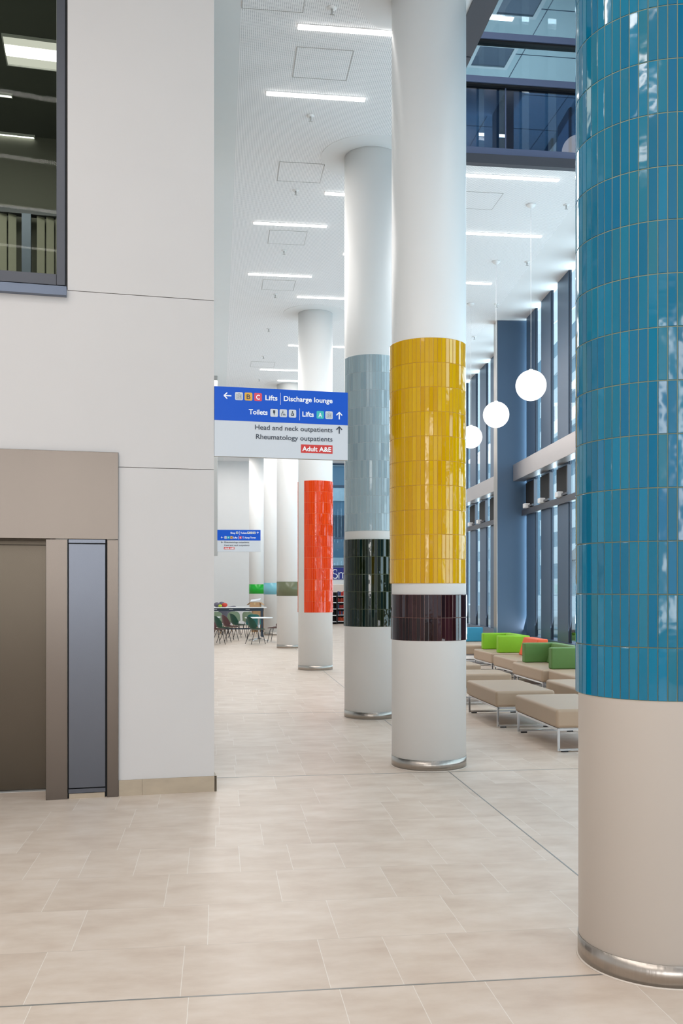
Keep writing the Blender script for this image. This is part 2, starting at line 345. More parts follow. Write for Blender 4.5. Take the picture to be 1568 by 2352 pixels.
# lobby roof and rear walls
fr0 = tohall(fac_r(-9), -9)
MB().box(2.0, 8.5, -11, 12.6, 13.0, 13.25).build('ceiling_lobby', M['wall_plain'], kind='structure', rz=TH)
MB().box(-9, 8, -11.3, -11.0, 0, .8).box(-9, 8, -11.3, -11.0, 6.9, 13).box(-9, -6, -11.3, -11, .8, 6.9).build('wall_rear', M['wall_plain'], kind='structure', rz=TH)
MB().box(-9.3, -9, -11.3, 7, 0, 7.4).build('wall_left', M['wall_plain'], kind='structure', rz=TH)
MB().box(-9.3, -5, -11.3, 7, CZ, CZ+.25).build('ceiling_side', M['wall_plain'], kind='structure', rz=TH)
MB().box(-4.3, -4.0, 9.5, 43.2, 0, CZ).build('wall_corridor', M['wall_plain'], kind='structure', rz=TH)
# ------------------------------------------------------------------ lift wall (its own direction)
WC = Vector((-1.06, 7.975, 0)); WA = math.atan(.245)
def wd(px, n=0.0):                                     # distance along the wall for an image column, n = proud of the wall
    k = (px-HX)/FPX; cx, sx = cos(WA), sin(WA); ox, oy = WC.x+n*sx, WC.y-n*cx
    return (k*oy-ox)/(cx-k*sx)
def wz(px, py, n=0.0):
    d = wd(px, n); Y = WC.y-n*cos(WA)+d*sin(WA); return EYE+(HY-py)/FPX*Y
WIN_R = wd(155); WIN_Z = wz(155, 660); DT = .40
J1, J2 = 4.085, 2.677
# local frame: x along wall (0 at corner, negative left), y = into the wall, z up
def wall_mb():
    m = MB(); g = .0045
    dl, dr = wd(272)-.0, 0
    def slab(x0, x1, z0, z1): m.box(x0, x1, 0, .35, z0, z1)
    slab(wd(272)-.02, 0, 0, J2-g); slab(-7, -3.05, 0, J2-g)
    slab(-3.05, wd(272)-.02, 2.12, J2-g)
    slab(-7, 0, J2, J1-g)
    slab(WIN_R, 0, J1, CZ+1.3); slab(-7, WIN_R-3.0, J1, CZ+1.3)
    m.box(-7, 0, .02, .35, J2-g, J2); m.box(WIN_R-3, 0, .02, .35, J1-g, J1+.01)
    # return of the block, away from the viewer
    m.box(-.25, -.0, .35, .9, 0, CZ+1.3)
    return m
wall_mb().build('wall_lift', M['wall'], kind='structure', loc=WC, rz=WA, bevel=.004, seg=2)
bb = MB(); x0 = wd(272); xs = wd(326)
bb.box(x0+.002, xs-.001, -.018, -.001, 0, .128).box(xs+.001, .02, -.018, -.001, 0, .128).box(.001, .02, -.018, .9, 0, .128)
bb.build('baseboard_lift', M['skirt'], kind='structure', loc=WC, rz=WA)
# lift
lift = empty('lift', WC, WA, 'stainless steel lift entrance with tall header and recessed door in the white wall', 'lift')
xa, xb, xc, xd, xe = wd(105, .03), wd(155, .03), wd(243, .03), wd(246, .03), wd(272, .03)
zt, zb = 2.79, 2.084
MB().box(-3.0, xe, -.03, .0, zb, zt).box(-3.0, xe, .0, .35, zb, zb+.03).build('header_panel', M['steel_lift'], lift, bevel=.003, seg=2)
MB().box(xa, xb, -.03, .0, 0, zb-.004).box(xa, xa+.03, 0, DT, 0, zb-.004).build('jamb', M['steel_lift'], lift, bevel=.003, seg=2)
MB().box(xd, xe, -.03, .0, 0, zb-.004).build('jamb', M['steel_lift'], lift, bevel=.003, seg=2)
MB().box(-3.0, -2.82, -.03, 0, 0, zb-.004).box(-2.85, -2.82, 0, DT, 0, zb-.004).build('jamb', M['steel_lift'], lift, bevel=.003, seg=2)
MB().box(xb, xd, .0, .02, 0, zb).build('recess_backing', M['dark'], lift)
MB().box(xb+.008, xc-.004, -.022, -.002, .085, 2.045).build('side_panel', M['steel_blue'], lift, bevel=.002, seg=2, label='blue-grey steel infill panel')
MB().box(xb+.008, xc-.004, -.02, -.002, 2.054, zb-.003).build('panel_rail', M['steel_blue'], lift)
MB().box(xb+.008, xc-.004, -.026, -.002, .045, .078).build('panel_rail', M['steel_blue'], lift)
MB().box(xb+.012, xc-.008, -.018, -.002, 0, .04).build('panel_skirting', M['skirt'], lift)
for k in range(2):
    MB().box(-2.82+.70*k+.002, -2.82+.70*(k+1)+.10*k-.002, DT-.005, DT+.035, .006, 2.05).build('lift_door', M['steel_door'], lift, bevel=.003, seg=2)
MB().box(-2.82, xa+.03, DT-.02, DT+.04, 2.052, 2.12).build('door_head', M['steel_door'], lift)
MB().box(-2.82, xa+.03, DT-.06, DT+.04, 0, .004).build('door_sill', M['grey_metal'], lift)
MB().box(-3.1, xa+.05, DT+.06, DT+.12, 0, 2.7).build('wall_liftshaft', M['dark'], kind='structure', loc=WC, rz=WA)
# upper window of the lift wall
win = empty('window_1', WC, WA, kind='structure')
zw = WIN_Z
MB().box(WIN_R-3, WIN_R-.001, .02, .10, zw-.005, zw+.006).box(WIN_R-.018, WIN_R-.001, .01, .12, zw, CZ+1.2).build('dark_edge_strip', M['dark'], win)
MB().box(wd(130, -.03), WIN_R-.018, -.005, .09, zw+.012, CZ+1.2).build('window_frame', M['frame'], win, bevel=.004, seg=2)
MB().box(WIN_R-3, wd(130, -.03), .0, .09, zw+.012, zw+.10).build('window_frame', M['frame'], win, bevel=.004, seg=2)
MB().box(WIN_R-3, wd(130, -.03), .04, .046, zw+.10, CZ+1.2).build('pane', M['pane_dark'], win)
MB().box(WIN_R-3, WIN_R-.006, -.055, .02, zw-.082, zw-.008).build('window_sill', M['sill'], win, bevel=.003, seg=2)
# room behind it
RC = 7.53
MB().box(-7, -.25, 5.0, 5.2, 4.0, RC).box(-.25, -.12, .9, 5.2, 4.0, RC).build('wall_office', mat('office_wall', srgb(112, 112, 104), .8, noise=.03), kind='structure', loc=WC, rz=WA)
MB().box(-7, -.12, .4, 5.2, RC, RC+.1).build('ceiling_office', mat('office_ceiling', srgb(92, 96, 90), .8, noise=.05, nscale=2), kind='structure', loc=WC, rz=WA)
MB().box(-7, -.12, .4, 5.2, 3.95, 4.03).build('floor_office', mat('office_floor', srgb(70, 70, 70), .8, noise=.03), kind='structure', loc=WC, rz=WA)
def W_at(px, py, z):                                   # wall-frame point of a plane z seen through the glass
    p = F(px, py, z)-WC; return (p.x*cos(WA)+p.y*sin(WA), -p.x*sin(WA)+p.y*cos(WA))
bl = empty('vertical_blind', WC, WA, 'grey vertical slat blind low behind the upper left window', 'blind')
slat = None
nb = 31
for k in range(nb):
    x = -4.1+k*.115
    if abs(x+1.85) < .10: continue
    mm = MB(); mm.box(-.05, .05, -.004, .004, 4.6, 6.42, Matrix.Translation((x, 4.78, 0)) @ Matrix.Rotation(radians(24), 4, 'Z')); mm.build('slat', mat('blind_slat', srgb(168, 166, 152), .8, noise=.03) if slat is None else slat, bl)
    if slat is None: slat = bl.children[0].data.materials[0]
MB().box(-4.2, -.5, 4.72, 4.84, 6.42, 6.5).build('head_rail', M['frame'], bl)
MB().box(-1.91, -1.80, 4.70, 4.82, 4.1, 6.418).build('post', M['sill'], bl)
def office_light(px0, py0, px1, py1, label, tray=False):
    a = W_at(px0, py0, RC); b = W_at(px1, py1, RC); x0, x1 = sorted((a[0], b[0])); y0, y1 = sorted((a[1], b[1]))
    if tray: x1 = x0+.6; y1 = y0+.6
    else: x0 = x1-1.2; y1 = y0+.07
    c = Vector(((x0+x1)/2, (y0+y1)/2, 0)); loc = WC+Vector((c.x*cos(WA)-c.y*sin(WA), c.x*sin(WA)+c.y*cos(WA), RC))
    r = empty('ceiling_light', loc, WA, label, 'ceiling light'); hx, hy = (x1-x0)/2, (y1-y0)/2
    sqframe(MB(), hx, hy, .012, -.03, -.001).build('frame', M['white_plastic'], r)
    if tray:
        MB().box(-hx+.012, hx-.012, -hy+.012, hy-.012, -.012, -.001).build('reflector', M['led_soft'], r)
        MB().box(-hx+.012, hx-.012, -.11, .09, -.03, -.013).build('diffuser', M['led'], r)
    else: MB().box(-hx+.012, hx-.012, -hy+.012, hy-.012, -.025, -.002).build('diffuser', M['led'], r)
office_light(19, 160, 132, 92, 'square recessed ceiling light seen through the upper left window', True)
office_light(-60, 217, 28, 214, 'short strip light high behind the upper left window')
office_light(-60, 310, 80, 310, 'lower strip light behind the upper left window, nearest the back wall')
# ------------------------------------------------------------------ FACADE
def seg_frame(xa, ya, xb_, yb):                         # local frame: x along the facade away from the viewer, y outwards
    d = Vector((xb_-xa, yb-ya, 0)); L_ = d.length; a = atan2(d.y, d.x); return Vector((xa, ya, 0)), a, L_
GW = .47; PW = .70
def facade(n, ya, yb, xf, anchor, ztop, hi):
    """ya..yb world depth range; anchor = depth of the near edge of one panel"""
    o0, a, L_ = seg_frame(xf(ya), ya, xf(yb), yb)
    r = empty('window_%d' % n, o0, a, kind='structure')
    per = PW+GW; k0 = math.ceil((ya-anchor)/per)
    x = (anchor+k0*per-ya)
    # y local positive = left of direction = towards the hall interior is +y (direction away, left is -X side)
    glassm = MB(); glassm.box(0, L_, -.035, -.025, .74, ztop)
    glassm.build('pane', M['pane'], r)
    MB().box(0, L_, -.30, .05, .60, .70).build('window_sill', M['fin'], r, label='pale blue-grey sill')
    MB().box(0, L_, -.30, -.02, 0, .60).build('dado_panel', M['sill'], r)
    MB().box(0, L_, -.045, .06, 3.20, 3.32).build('transom', M['frame'], r)
    if hi: MB().box(0, L_, -.045, .02, CZ+.1, CZ+.3).build('transom', M['frame'], r)
    xs_ = []
    while x < L_-.1:
        x1 = min(x+PW, L_)
        if x1 > .1:
            xs_.append(max(x, 0))
            MB().box(max(x, 0), x1, -.045, .0, .70, 3.20).box(max(x, 0), x1, -.045, 0, 3.88, ztop).build('mullion_panel', M['fin'], r, bevel=.004, seg=1)
            g_ = MB()
            for zz0, zz1 in ((.70, 3.2), (3.88, ztop)):
                if x > .1: g_.box(x-.035, x-.001, -.05, -.012, zz0, zz1)
                g_.box(x1+.001, x1+.01, -.05, -.012, zz0, zz1)
            g_.build('dark_edge_strip', M['fin_edge'], r)  # dark strips in place of the panels' shaded sides
            v = MB(); v.box(max(x, 0)+.06, x1+.14, -.05, -.02, 3.32, 3.879)
            v.build('vent_louvre', M['dark'], r); 
            v = MB(); v.box(max(x, 0), max(x, 0)+.05, -.05, .02, 3.32, 3.879); v.build('vent_louvre', M['frame'], r)
        x += per
    return r, xs_, a, o0
YP = 20.15
f1, xs1, a1, o1 = facade(2, 1.0, YP+.2, fac_r, 17.03, 12.8, True)
f2, xs2, a2, o2 = facade(3, YP+.5, 43.0, fac_l, 24.1, CZ+.1, False)
# steel-edged pier
pier = empty('wall_pier', H(*tohall(3.53, 20.35)), TH*.5, kind='structure')
pc = Vector((3.55, 20.36, 0))
pier.location = pc; pier.rotation_euler = (0, 0, TH*.3)
MB().box(-.27, .55, -.16, .16, 0, CZ-.005).build('pier_face', M['fin'], pier)
MB().box(-.285, -.271, -.163, .163, 0, CZ-.005).build('pier_edge', M['steel'], pier, label='brushed steel edge strip')
# horizontal steel beams
def beam(o0, a, x0, x1, label):
    b = empty('steel_beam', o0+Vector((x0*cos(a), x0*sin(a), 0)), a, label, 'beam')
    MB().box(0, x1-x0, .03, .27, 3.91, 4.26).build('casing', M['beam'], b, bevel=.006, seg=2)
    MB().box(x1-x0, x1-x0+.012, .05, .25, 3.94, 4.23).build('end_plate', M['frame'], b)
    MB().box(.4, .5, -.02, .04, 3.95, 4.2).box(x1-x0-.5, x1-x0-.4, -.02, .04, 3.95, 4.2).build('bracket', M['frame'], b)
beam(o1, a1, .1, YP-1.0-.02, 'broad steel beam across the tall windows, in front of the blue pier')
beam(o2, a2, .05, 21, 'broad steel beam across the windows beyond the blue pier')
# window actuators
act0 = None
def actuator(o0, a, x, label):
    global act0
    loc = o0+Vector((x*cos(a), x*sin(a), 3.32))
    if act0 is None:
        r = empty('window_actuator', (0, 0, 0), 0, 'x', 'actuator', 'chain actuators on the window transom')
        MB().box(-.09, .09, -.13, -.02, .002, .10).build('housing', M['white_plastic'], r, bevel=.012, seg=2)
        MB().box(.09, .42, -.06, -.03, .02, .06).build('arm', M['frame'], r)
        act0 = r
    else: r = copy_tree(act0)
    r.location = loc; r.rotation_euler = (0, 0, a+pi); r['label'] = label
    r.location = loc
    return r
i = 0
names = ['beside the teal column', 'second from the teal column', 'nearest the blue pier on its right']
for px, nm in ((1292, 0), (1251, 1), (1216, 2)):
    Y = 4.93/((px-HX)/FPX+.053); actuator(o1, a1, (Y-1.0), 'small pale window actuator box on the transom, '+names[nm])
for px, nm in ((1106, 'nearer the blue pier beyond it'), (1086, 'next to the yellow column')):
    Y = 5.585/((px-HX)/FPX+.081); actuator(o2, a2, (Y-YP-.5), 'small pale window actuator box on the far transom, '+nm)
# ------------------------------------------------------------------ end wall with shop front
TE = 43.2
def eX(px, t=TE):                                      # hall s-coordinate at the end wall for an image column
    k = (px-HX)/FPX; return t*(k*CT+ST)/(CT-k*ST)
def eZ(px, py, t=TE):
    s = eX(px, t); Y = s*ST+t*CT; return EYE+(HY-py)/FPX*Y
sx0, sx1 = eX(754), eX(900)
MB().box(-5, sx0, TE, TE+.3, 0, CZ).build('wall_end', M['wall_plain'], kind='structure', rz=TH)
wz4 = empty('window_4', H(sx0, TE), TH, kind='structure'); L4 = sx1-sx0+3
z_sh = eZ(775, 1303)
MB().box(0, L4, .1, .11, z_sh, CZ).build('pane', M['pane'], wz4)
for yy in (1066, 1117, 1236, 1301):
    zz = eZ(775, yy); MB().box(0, L4, 0, .12, zz-.05, zz+.05).build('transom', M['fin'], wz4)
for k in range(9): MB().box(.98*k-.03, .98*k+.05, -.02, .11, z_sh, CZ).build('mullion_panel', M['fin'], wz4)
MB().box(0, L4, .9, 1.0, eZ(775, 1236), eZ(775, 1180)).build('spandrel', M['sill'], wz4)
shop = empty('shop_front', H(sx0, TE), TH, 'navy shop fascia with white serif letters over a lit opening, far end', 'shop front')
z0f, z1f = eZ(775, 1331), eZ(775, 1304)
MB().box(0, L4, -.08, 0, z0f, z1f).build('fascia', M['navy'], shop)
MB().box(0, L4, -.05, .1, eZ(775, 1342), z0f).build('bulkhead', M['white_plastic'], shop)
def text_mesh(txt, mat_, name, parent, x0, x1, zc, cap, font_off=0.0, y=-.002, align='L', serif=False):
    c = bpy.data.curves.new(name, 'FONT'); c.body = txt; c.size = 1.0; c.offset = font_off; c.extrude = .0; c.resolution_u = 4
    o = bpy.data.objects.new(name, c); COL.objects.link(o)
    bpy.context.view_layer.update()
    dg = bpy.context.evaluated_depsgraph_get(); me = bpy.data.meshes.new_from_object(o.evaluated_get(dg))
    bpy.data.objects.remove(o)
    xs = [v.co.x for v in me.vertices]; ax, bx = min(xs), max(xs)
    CAPU = .729
    kx = (x1-x0)/(bx-ax); kz = cap/CAPU
    for v in me.vertices:
        X = x0+(v.co.x-ax)*kx; Z = zc+v.co.y*kz; v.co = (X, y, Z)
    me.materials.clear(); me.materials.append(mat_)
    bm = bmesh.new(); bm.from_mesh(me)
    for f in bm.faces:
        if f.normal.y > 0: f.normal_flip()
    bm.to_mesh(me); bm.free()
    m = bpy.data.objects.new(name, me); COL.objects.link(m); m.parent = parent; return m
# serif "Sm" drawn from strokes
def serif_sm(parent, x0, z0, hgt):
    c = MB()
    def arc(cx, cz, rx, rz, a0, a1, w0, w1, n=14):
        P = []
        for k in range(n+1):
            a = radians(a0+(a1-a0)*k/n); w = w0+(w1-w0)*sin(pi*k/n)
            P.append(((cx+(rx-w/2)*cos(a), cz+(rz-w/2)*sin(a)), (cx+(rx+w/2)*cos(a), cz+(rz+w/2)*sin(a))))
        for k in range(n):
            (a_, b_), (c_, d_) = P[k], P[k+1]
            c.quad((a_[0], -.085, a_[1]), (b_[0], -.085, b_[1]), (d_[0], -.085, d_[1]), (c_[0], -.085, c_[1]))
    h = hgt; R_ = h*.25
    arc(x0+R_*1.05, z0+h-R_, R_*1.0, R_, 35, 270, h*.05, h*.11)
    arc(x0+R_*1.05, z0+R_, R_*1.05, R_, 90, -145, h*.05, h*.12)
    c.box(x0+R_*1.8, x0+R_*1.92, -.086, -.084, z0+h*.68, z0+h*.98); c.box(x0+R_*.02, x0+R_*.14, -.086, -.084, z0+h*.02, z0+h*.32)
    xm = x0+R_*2.6; xh = h*.66; w = h*.09; gp = h*.42
    for k in range(3):
        xx = xm+gp*k; c.box(xx, xx+w, -.086, -.084, z0, z0+xh*(.97 if k == 0 else .8)); c.box(xx-w*.6, xx+w*1.6, -.086, -.084, z0, z0+h*.035)
    c.box(xm-w*.5, xm+w*.5, -.086, -.084, z0+xh*.92, z0+xh*.97)
    for k in range(2): arc(xm+gp*k+w+(gp-w)/2+w*.3, z0+xh*.72, (gp)/2, xh*.25, 0, 180, h*.03, h*.08)
    return c.build('lettering', M['ink_white'], parent)
serif_sm(shop, eX(763.4)-sx0, eZ(775, 1328.5), eZ(775, 1308)-eZ(775, 1328.5))
MB().box(-.1, 0, -.1, 2.5, 0, z0f).build('side_wall', M['white_plastic'], shop)
MB().box(0, L4, 2.5, 2.6, 0, z0f).build('back_wall', mat('shop_back', srgb(206, 200, 196), .7, noise=.1, nscale=3), shop)
MB().box(0, L4, .1, 2.5, eZ(775, 1342), eZ(775, 1342)+.05).build('shop_ceiling', M['led_soft'], shop)
def shelf_unit(s0, s1, t0, label, col):
    r = empty('display_shelf', H((s0+s1)/2, t0), TH, label, 'shelf'); w = (s1-s0)/2
    MB().box(-w, w, .35, .4, 0, 1.45).box(-w, -w+.04, 0, .4, 0, 1.45).box(w-.04, w, 0, .4, 0, 1.45).build('frame', M['black'], r)
    for k in range(5): MB().box(-w+.04, w-.04, .0, .35, .1+.29*k, .125+.29*k).build('shelf', M['black'] if col else M['white_plastic'], r); MB().box(-w+.04, w-.04, -.012, 0, .095+.29*k, .13+.29*k).build('price_strip', M['white_plastic'], r)
shelf_unit(eX(757), eX(775), TE+.15, 'empty black display shelf in the far shop entrance', True)
shelf_unit(eX(777), eX(806), TE+.55, 'stocked shelf of orange and red packets in the far shop', False)
pk = [mat('packet_orange', srgb(226, 84, 30), .5, noise=.2, nscale=30), mat('packet_red', srgb(190, 40, 30), .5, noise=.2, nscale=30), mat('packet_amber', srgb(214, 150, 60), .5, noise=.2, nscale=30), mat('packet_blue', srgb(70, 80, 130), .5, noise=.2, nscale=30)]
base_s = (eX(777)+eX(800))/2; row_names = ['bottom', 'second', 'middle', 'fourth', 'top']
for r_ in range(5):
    for k in range(5):
        w = .07; s = eX(777)+.085+k*.08
        hgt = .15+.08*random.random()
        o = MB().box(-.034, .034, -.06, .06, 0, hgt).build('snack_packet', pk[random.randrange(4)], None, loc=H(s, TE+.75, .1275+.29*r_), rz=TH, bevel=.01, seg=1)
        tag(o, 'bright packet on the %s shelf of the far shop display' % row_names[r_], 'packet', 'packets on the %s shelf of the far shop' % row_names[r_])
# ------------------------------------------------------------------ upper glazed room over the far ceiling
TG = 12.39
ug = empty('window_5', H(2.65, TG), TH, kind='structure'); UL = 4.2
def gz(px, py):
    return eZ(px, py, TG)
zA, zB, zC_ = gz(1195, 352), gz(1195, 189), gz(1195, 88)
MB().box(0, UL, -.10, -.001, CZ-.03, gz(1195, 366)).build('fascia', M['soffit_dark'], ug)
MB().box(0, UL, .02, .24, gz(1195, 366), zA-.045).build('dark_edge_strip', M['dark'], ug)
for zz, hh in ((zA, .045), (zB, .045), (zC_, .045), (11.2, .05)):
    MB().box(0, UL, -.02, .12, zz-hh, zz+hh).build('transom', M['rail'], ug, bevel=.004, seg=1)
    MB().box(0, UL, .0, .12, zz-hh-.022, zz-hh).build('dark_edge_strip', M['dark'], ug)
MB().box(0, UL, .05, .06, zA, zB).build('pane', M['pane_low'], ug)
MB().box(0, UL, .05, .06, zB, 11.2).build('pane', M['pane_up'], ug)
MB().box(1.15, 1.165, .045, .066, zA, zB).build('glass_joint', M['rail'], ug)
MB().box(0, UL, 0, .2, 11.25, 13).build('wall_upper', M['wall_plain'], ug)
# room
UC = 10.2
rm = mat('upper_room_paint', srgb(206, 218, 220), .8, noise=.03)
MB().box(2.4, 7.2, TG+.3, 21, UC, UC+.1).build('ceiling_upper', rm, kind='structure', rz=TH)
MB().box(2.4, 7.2, 20.8, 21, CZ+.15, UC).box(2.3, 2.4, TG+.2, 21, CZ+.15, 13).box(7.2, 7.3, TG+.2, 21, CZ+.15, UC).build('wall_upper', rm, kind='structure', rz=TH)
MB().box(2.4, 7.2, TG+.25, 21, CZ+.101, CZ+.15).build('floor_upper', M['sill'], kind='structure', rz=TH)
def C_at(px, py, z): return st(F(px, py, z))
def vent(px0, py0, px1, py1, label):
    a = C_at(px0, py0, UC); b = C_at(px1, py1, UC); c = ((a[0]+b[0])/2, (a[1]+b[1])/2); hw = .34
    r = empty('ceiling_vent', H(c[0], c[1], UC), TH, label, 'vent')
    sqframe(MB(), hw, hw, .06, -.03, -.001).build('frame', M['white_plastic'], r)
    MB().box(-hw+.06, hw-.06, -hw+.06, hw-.06, -.012, -.001).build('grille', M['sill'], r)
vent(1165, 0, 1225, 10, 'square ceiling vent at the top behind the upper glazing'); vent(1095, 112, 1165, 142, 'lower square ceiling vent behind the upper glazing, above the desk')
la = C_at(1181, 40, UC)
r = empty('ceiling_light', H(la[0]-.6, la[1], UC), TH, 'bright white ceiling light behind the upper glazing', 'ceiling light')
MB().box(-.6, .6, -.07, .07, -.02, -.001).build('frame', M['white_plastic'], r); MB().box(-.58, .58, -.055, .055, -.03, -.02).build('diffuser', M['led'], r)
rm_l = MB()
for x in (-.0,): pass
mm = MB()
for s in (3.6, 4.8, 6.0): mm.box(s-.006, s+.006, TG+.35, 20.8, UC-.006, UC-.001)
for t in (13.6, 14.8, 16.0, 17.2, 18.4): mm.box(2.4, 7.2, t-.006, t+.006, UC-.006, UC-.001)
mm.build('trim_8', M['sill'], kind='structure', rz=TH)
dk = empty('desk', H(2.95, 13.15, CZ+.15), TH, 'pale desk edge seen from below behind the upper glazing', 'desk')
zd = gz(1120, 158)-CZ-.15
MB().box(-.5, 1.28, -.35, .45, zd-.02, zd+.03).build('desk_top', M['white_plastic'], dk, bevel=.004, seg=1)
MB().box(-.3, .3, -.2, .3, zd-.3, zd-.02).build('drawer_unit', M['white_plastic'], dk)
MB().box(1.0, 1.1, -.3, .4, 0, zd-.02).build('leg', M['sill'], dk); MB().box(-.48, -.4, -.3, .4, 0, zd-.02).build('leg', M['sill'], dk)
# ================================================================== COLUMNS
def ring_band(R0, R1, z0, z1, g0, g1, seg=96):
    """solid ring sector from angle g1 round to g0 (the bare gap lies between g0 and g1); angle 0 faces -Y"""
    m = MB()
    if g0 is None:
        m.lathe([(R0, z0), (R1, z0), (R1, z1), (R0, z1)], seg, closed=True); return m
    A0, A1 = g1, g0+2*pi; k = seg
    for i in range(k+1):
        a = A0+(A1-A0)*i/k
        for (r, z) in ((R0, z0), (R1, z0), (R1, z1), (R0, z1)): m.v.append((r*sin(a), -r*cos(a), z))
    for i in range(k):
        for q in range(4):
            q2 = (q+1) % 4; m.face((i*4+q, (i+1)*4+q, (i+1)*4+q2, i*4+q2))
    m.face((0, 1, 2, 3)); n = k*4; m.face((n+3, n+2, n+1, n))
    return m
def tiles(R, z0, rows, rh, g0, g1, na=58, tilt=.0003):
    m = MB(); full = g0 is None
    A0, A1 = (0, 2*pi) if full else (g1, g0+2*pi)
    n = max(3, int(round(na*(A1-A0)/(2*pi)))); da = (A1-A0)/n; gj = .0016; bv = .0022; dp = .0035
    for r_ in range(rows):
        zz0 = z0+r_*rh+gj; zz1 = z0+(r_+1)*rh-gj
        for i in range(n):
            a0 = A0+i*da+gj/R; a1 = A0+(i+1)*da-gj/R; am = (a0+a1)/2
            tx = random.gauss(0, tilt); tz = random.gauss(0, tilt)
            def P(a, z, r, u, w): rr = r+u*tx+w*tz; return (rr*sin(a), -rr*cos(a), z)
            b0 = len(m.v); ba = bv/R
            m.v += [P(a0, zz0, R-dp, 0, 0), P(a1, zz0, R-dp, 0, 0), P(a1, zz1, R-dp, 0, 0), P(a0, zz1, R-dp, 0, 0)]
            m.v += [P(a0+ba*.3, zz0+bv*.3, R-.0012, -1, -1), P(a1-ba*.3, zz0+bv*.3, R-.0012, 1, -1), P(a1-ba*.3, zz1-bv*.3, R-.0012, 1, 1), P(a0+ba*.3, zz1-bv*.3, R-.0012, -1, 1)]
            m.v += [P(a0+ba, zz0+bv, R, -1, -1), P(a1-ba, zz0+bv, R, 1, -1), P(a1-ba, zz1-bv, R, 1, 1), P(a0+ba, zz1-bv, R, -1, 1)]
            for q in range(4):
                q2 = (q+1) % 4; m.face((b0+q, b0+q2, b0+4+q2, b0+4+q)); m.face((b0+4+q, b0+4+q2, b0+8+q2, b0+8+q))
            m.face((b0+8, b0+9, b0+10, b0+11))
    return m
RC_ = .354
def column(X, Y, label, bands, top=CZ, shaft_mat=None, seams=True):
    rz = -atan2(X, Y)                                   # band angles count from the side that faces the lobby
    r = empty('column', (X, Y, 0), rz, label, 'column', )
    m = MB(); m.lathe([(RC_, .004), (RC_, top-.001)], 96); m.build('shaft', shaft_mat or M['column'], r)
    m = MB(); m.lathe([(RC_+.003, .0005), (RC_+.003, .1)], 96); m.build('base_band', M['steel'], r)
    m = MB(); m.lathe([(RC_+.010, .0), (RC_+.008, .004), (RC_+.003, .006)], 96); m.build('sealant_bead', M['bead'], r)
    for b in bands:
        if b['t'] == 'tile':
            g = b.get('gap'); g0, g1 = (None, None) if g is None else (radians(g[0]), radians(g[1]))
            off_ = b.get('off', 0)
            gb = ring_band(RC_-.002, b['R']-.0028, b['z0'], b['z0']+b['rows']*b['rh'], g0, g1).build('grout', b['grout'], None)
            tb = tiles(b['R'], b['z0'], b['rows'], b['rh'], g0, g1, b.get('na', 58)).build('tile_band', b['m'], r)
            tb['label'] = b['label']; gb.parent = tb; tb.location = (off_, 0, 0)
        else:
            tb = ring_band(RC_-.002, RC_+.006, b['z0'], b['z1'], None, None).build('tile_band', b['m'], r); tb['label'] = b['label']
    return r
colA = column(1.45, 4.393, 'nearest white column, clad in large teal glazed tiles, cut by the right edge',
    [dict(t='tile', R=.367, z0=1.216, rows=17, rh=.2258, m=M['t_teal'], grout=M['grout_t'], label='teal glazed tile cladding')], top=12.95, shaft_mat=M['column_warm'])
colB = column(.834, 9.154, 'white column with a tall yellow tile band above a short dark aubergine band',
    [dict(t='tile', R=.366, z0=1.732, rows=10, rh=.2258, m=M['t_yellow'], grout=M['grout_y'], gap=(76, 120), off=-.008, label='yellow glazed tile band'),
     dict(t='tile', R=.362, z0=1.201, rows=2, rh=.2135, m=M['t_brown'], grout=M['grout_b'], label='aubergine glazed tile band')])
colC = column(.392, 12.56, 'white column with a pale blue-grey tile band over a dark green band',
    [dict(t='tile', R=.362, z0=2.416, rows=10, rh=.2250, m=M['t_light'], grout=M['grout_l'], gap=(-118, -72), label='pale blue-grey tile band'),
     dict(t='tile', R=.364, z0=1.19, rows=5, rh=.2240, m=M['t_green'], grout=M['grout_g'], label='dark green glazed tile band')])
colD = column(-.538, 19.73, 'white column with an orange tile panel, left of the pale blue one',
    [dict(t='tile', R=.364, z0=1.181, rows=12, rh=.2229, m=M['t_orange'], grout=M['grout_o'], gap=(-84, -39), label='orange glazed tile band')])
colE = column(-1.448, 26.7, 'white column with a narrow olive green band, behind the orange one', [dict(t='b', z0=1.449, z1=1.843, m=M['b_olive'], label='olive band')])
colF = column(-2.385, 33.8, 'white column with a narrow pale aqua band, between olive and green bands', [dict(t='b', z0=1.434, z1=1.836, m=M['b_aqua'], label='aqua band')])
colG = column(-3.59, 40.9, 'farthest white column with a narrow bright green band, by the end wall', [dict(t='b', z0=1.41, z1=1.81, m=M['b_green'], label='bright green band')])
for i, (X, Y) in enumerate(((.834, 9.154), (.392, 12.56), (-.538, 19.73), (-1.448, 26.7))):
    m = MB(); m.lathe([(RC_+.001, CZ-.004), (.665, CZ-.004), (.665, CZ), (RC_+.001, CZ)], 72, closed=True); m.sm = [False]*len(m.sm); m.build('trim_%d' % (9+i), M['ring'], kind='structure', loc=(X, Y, 0))
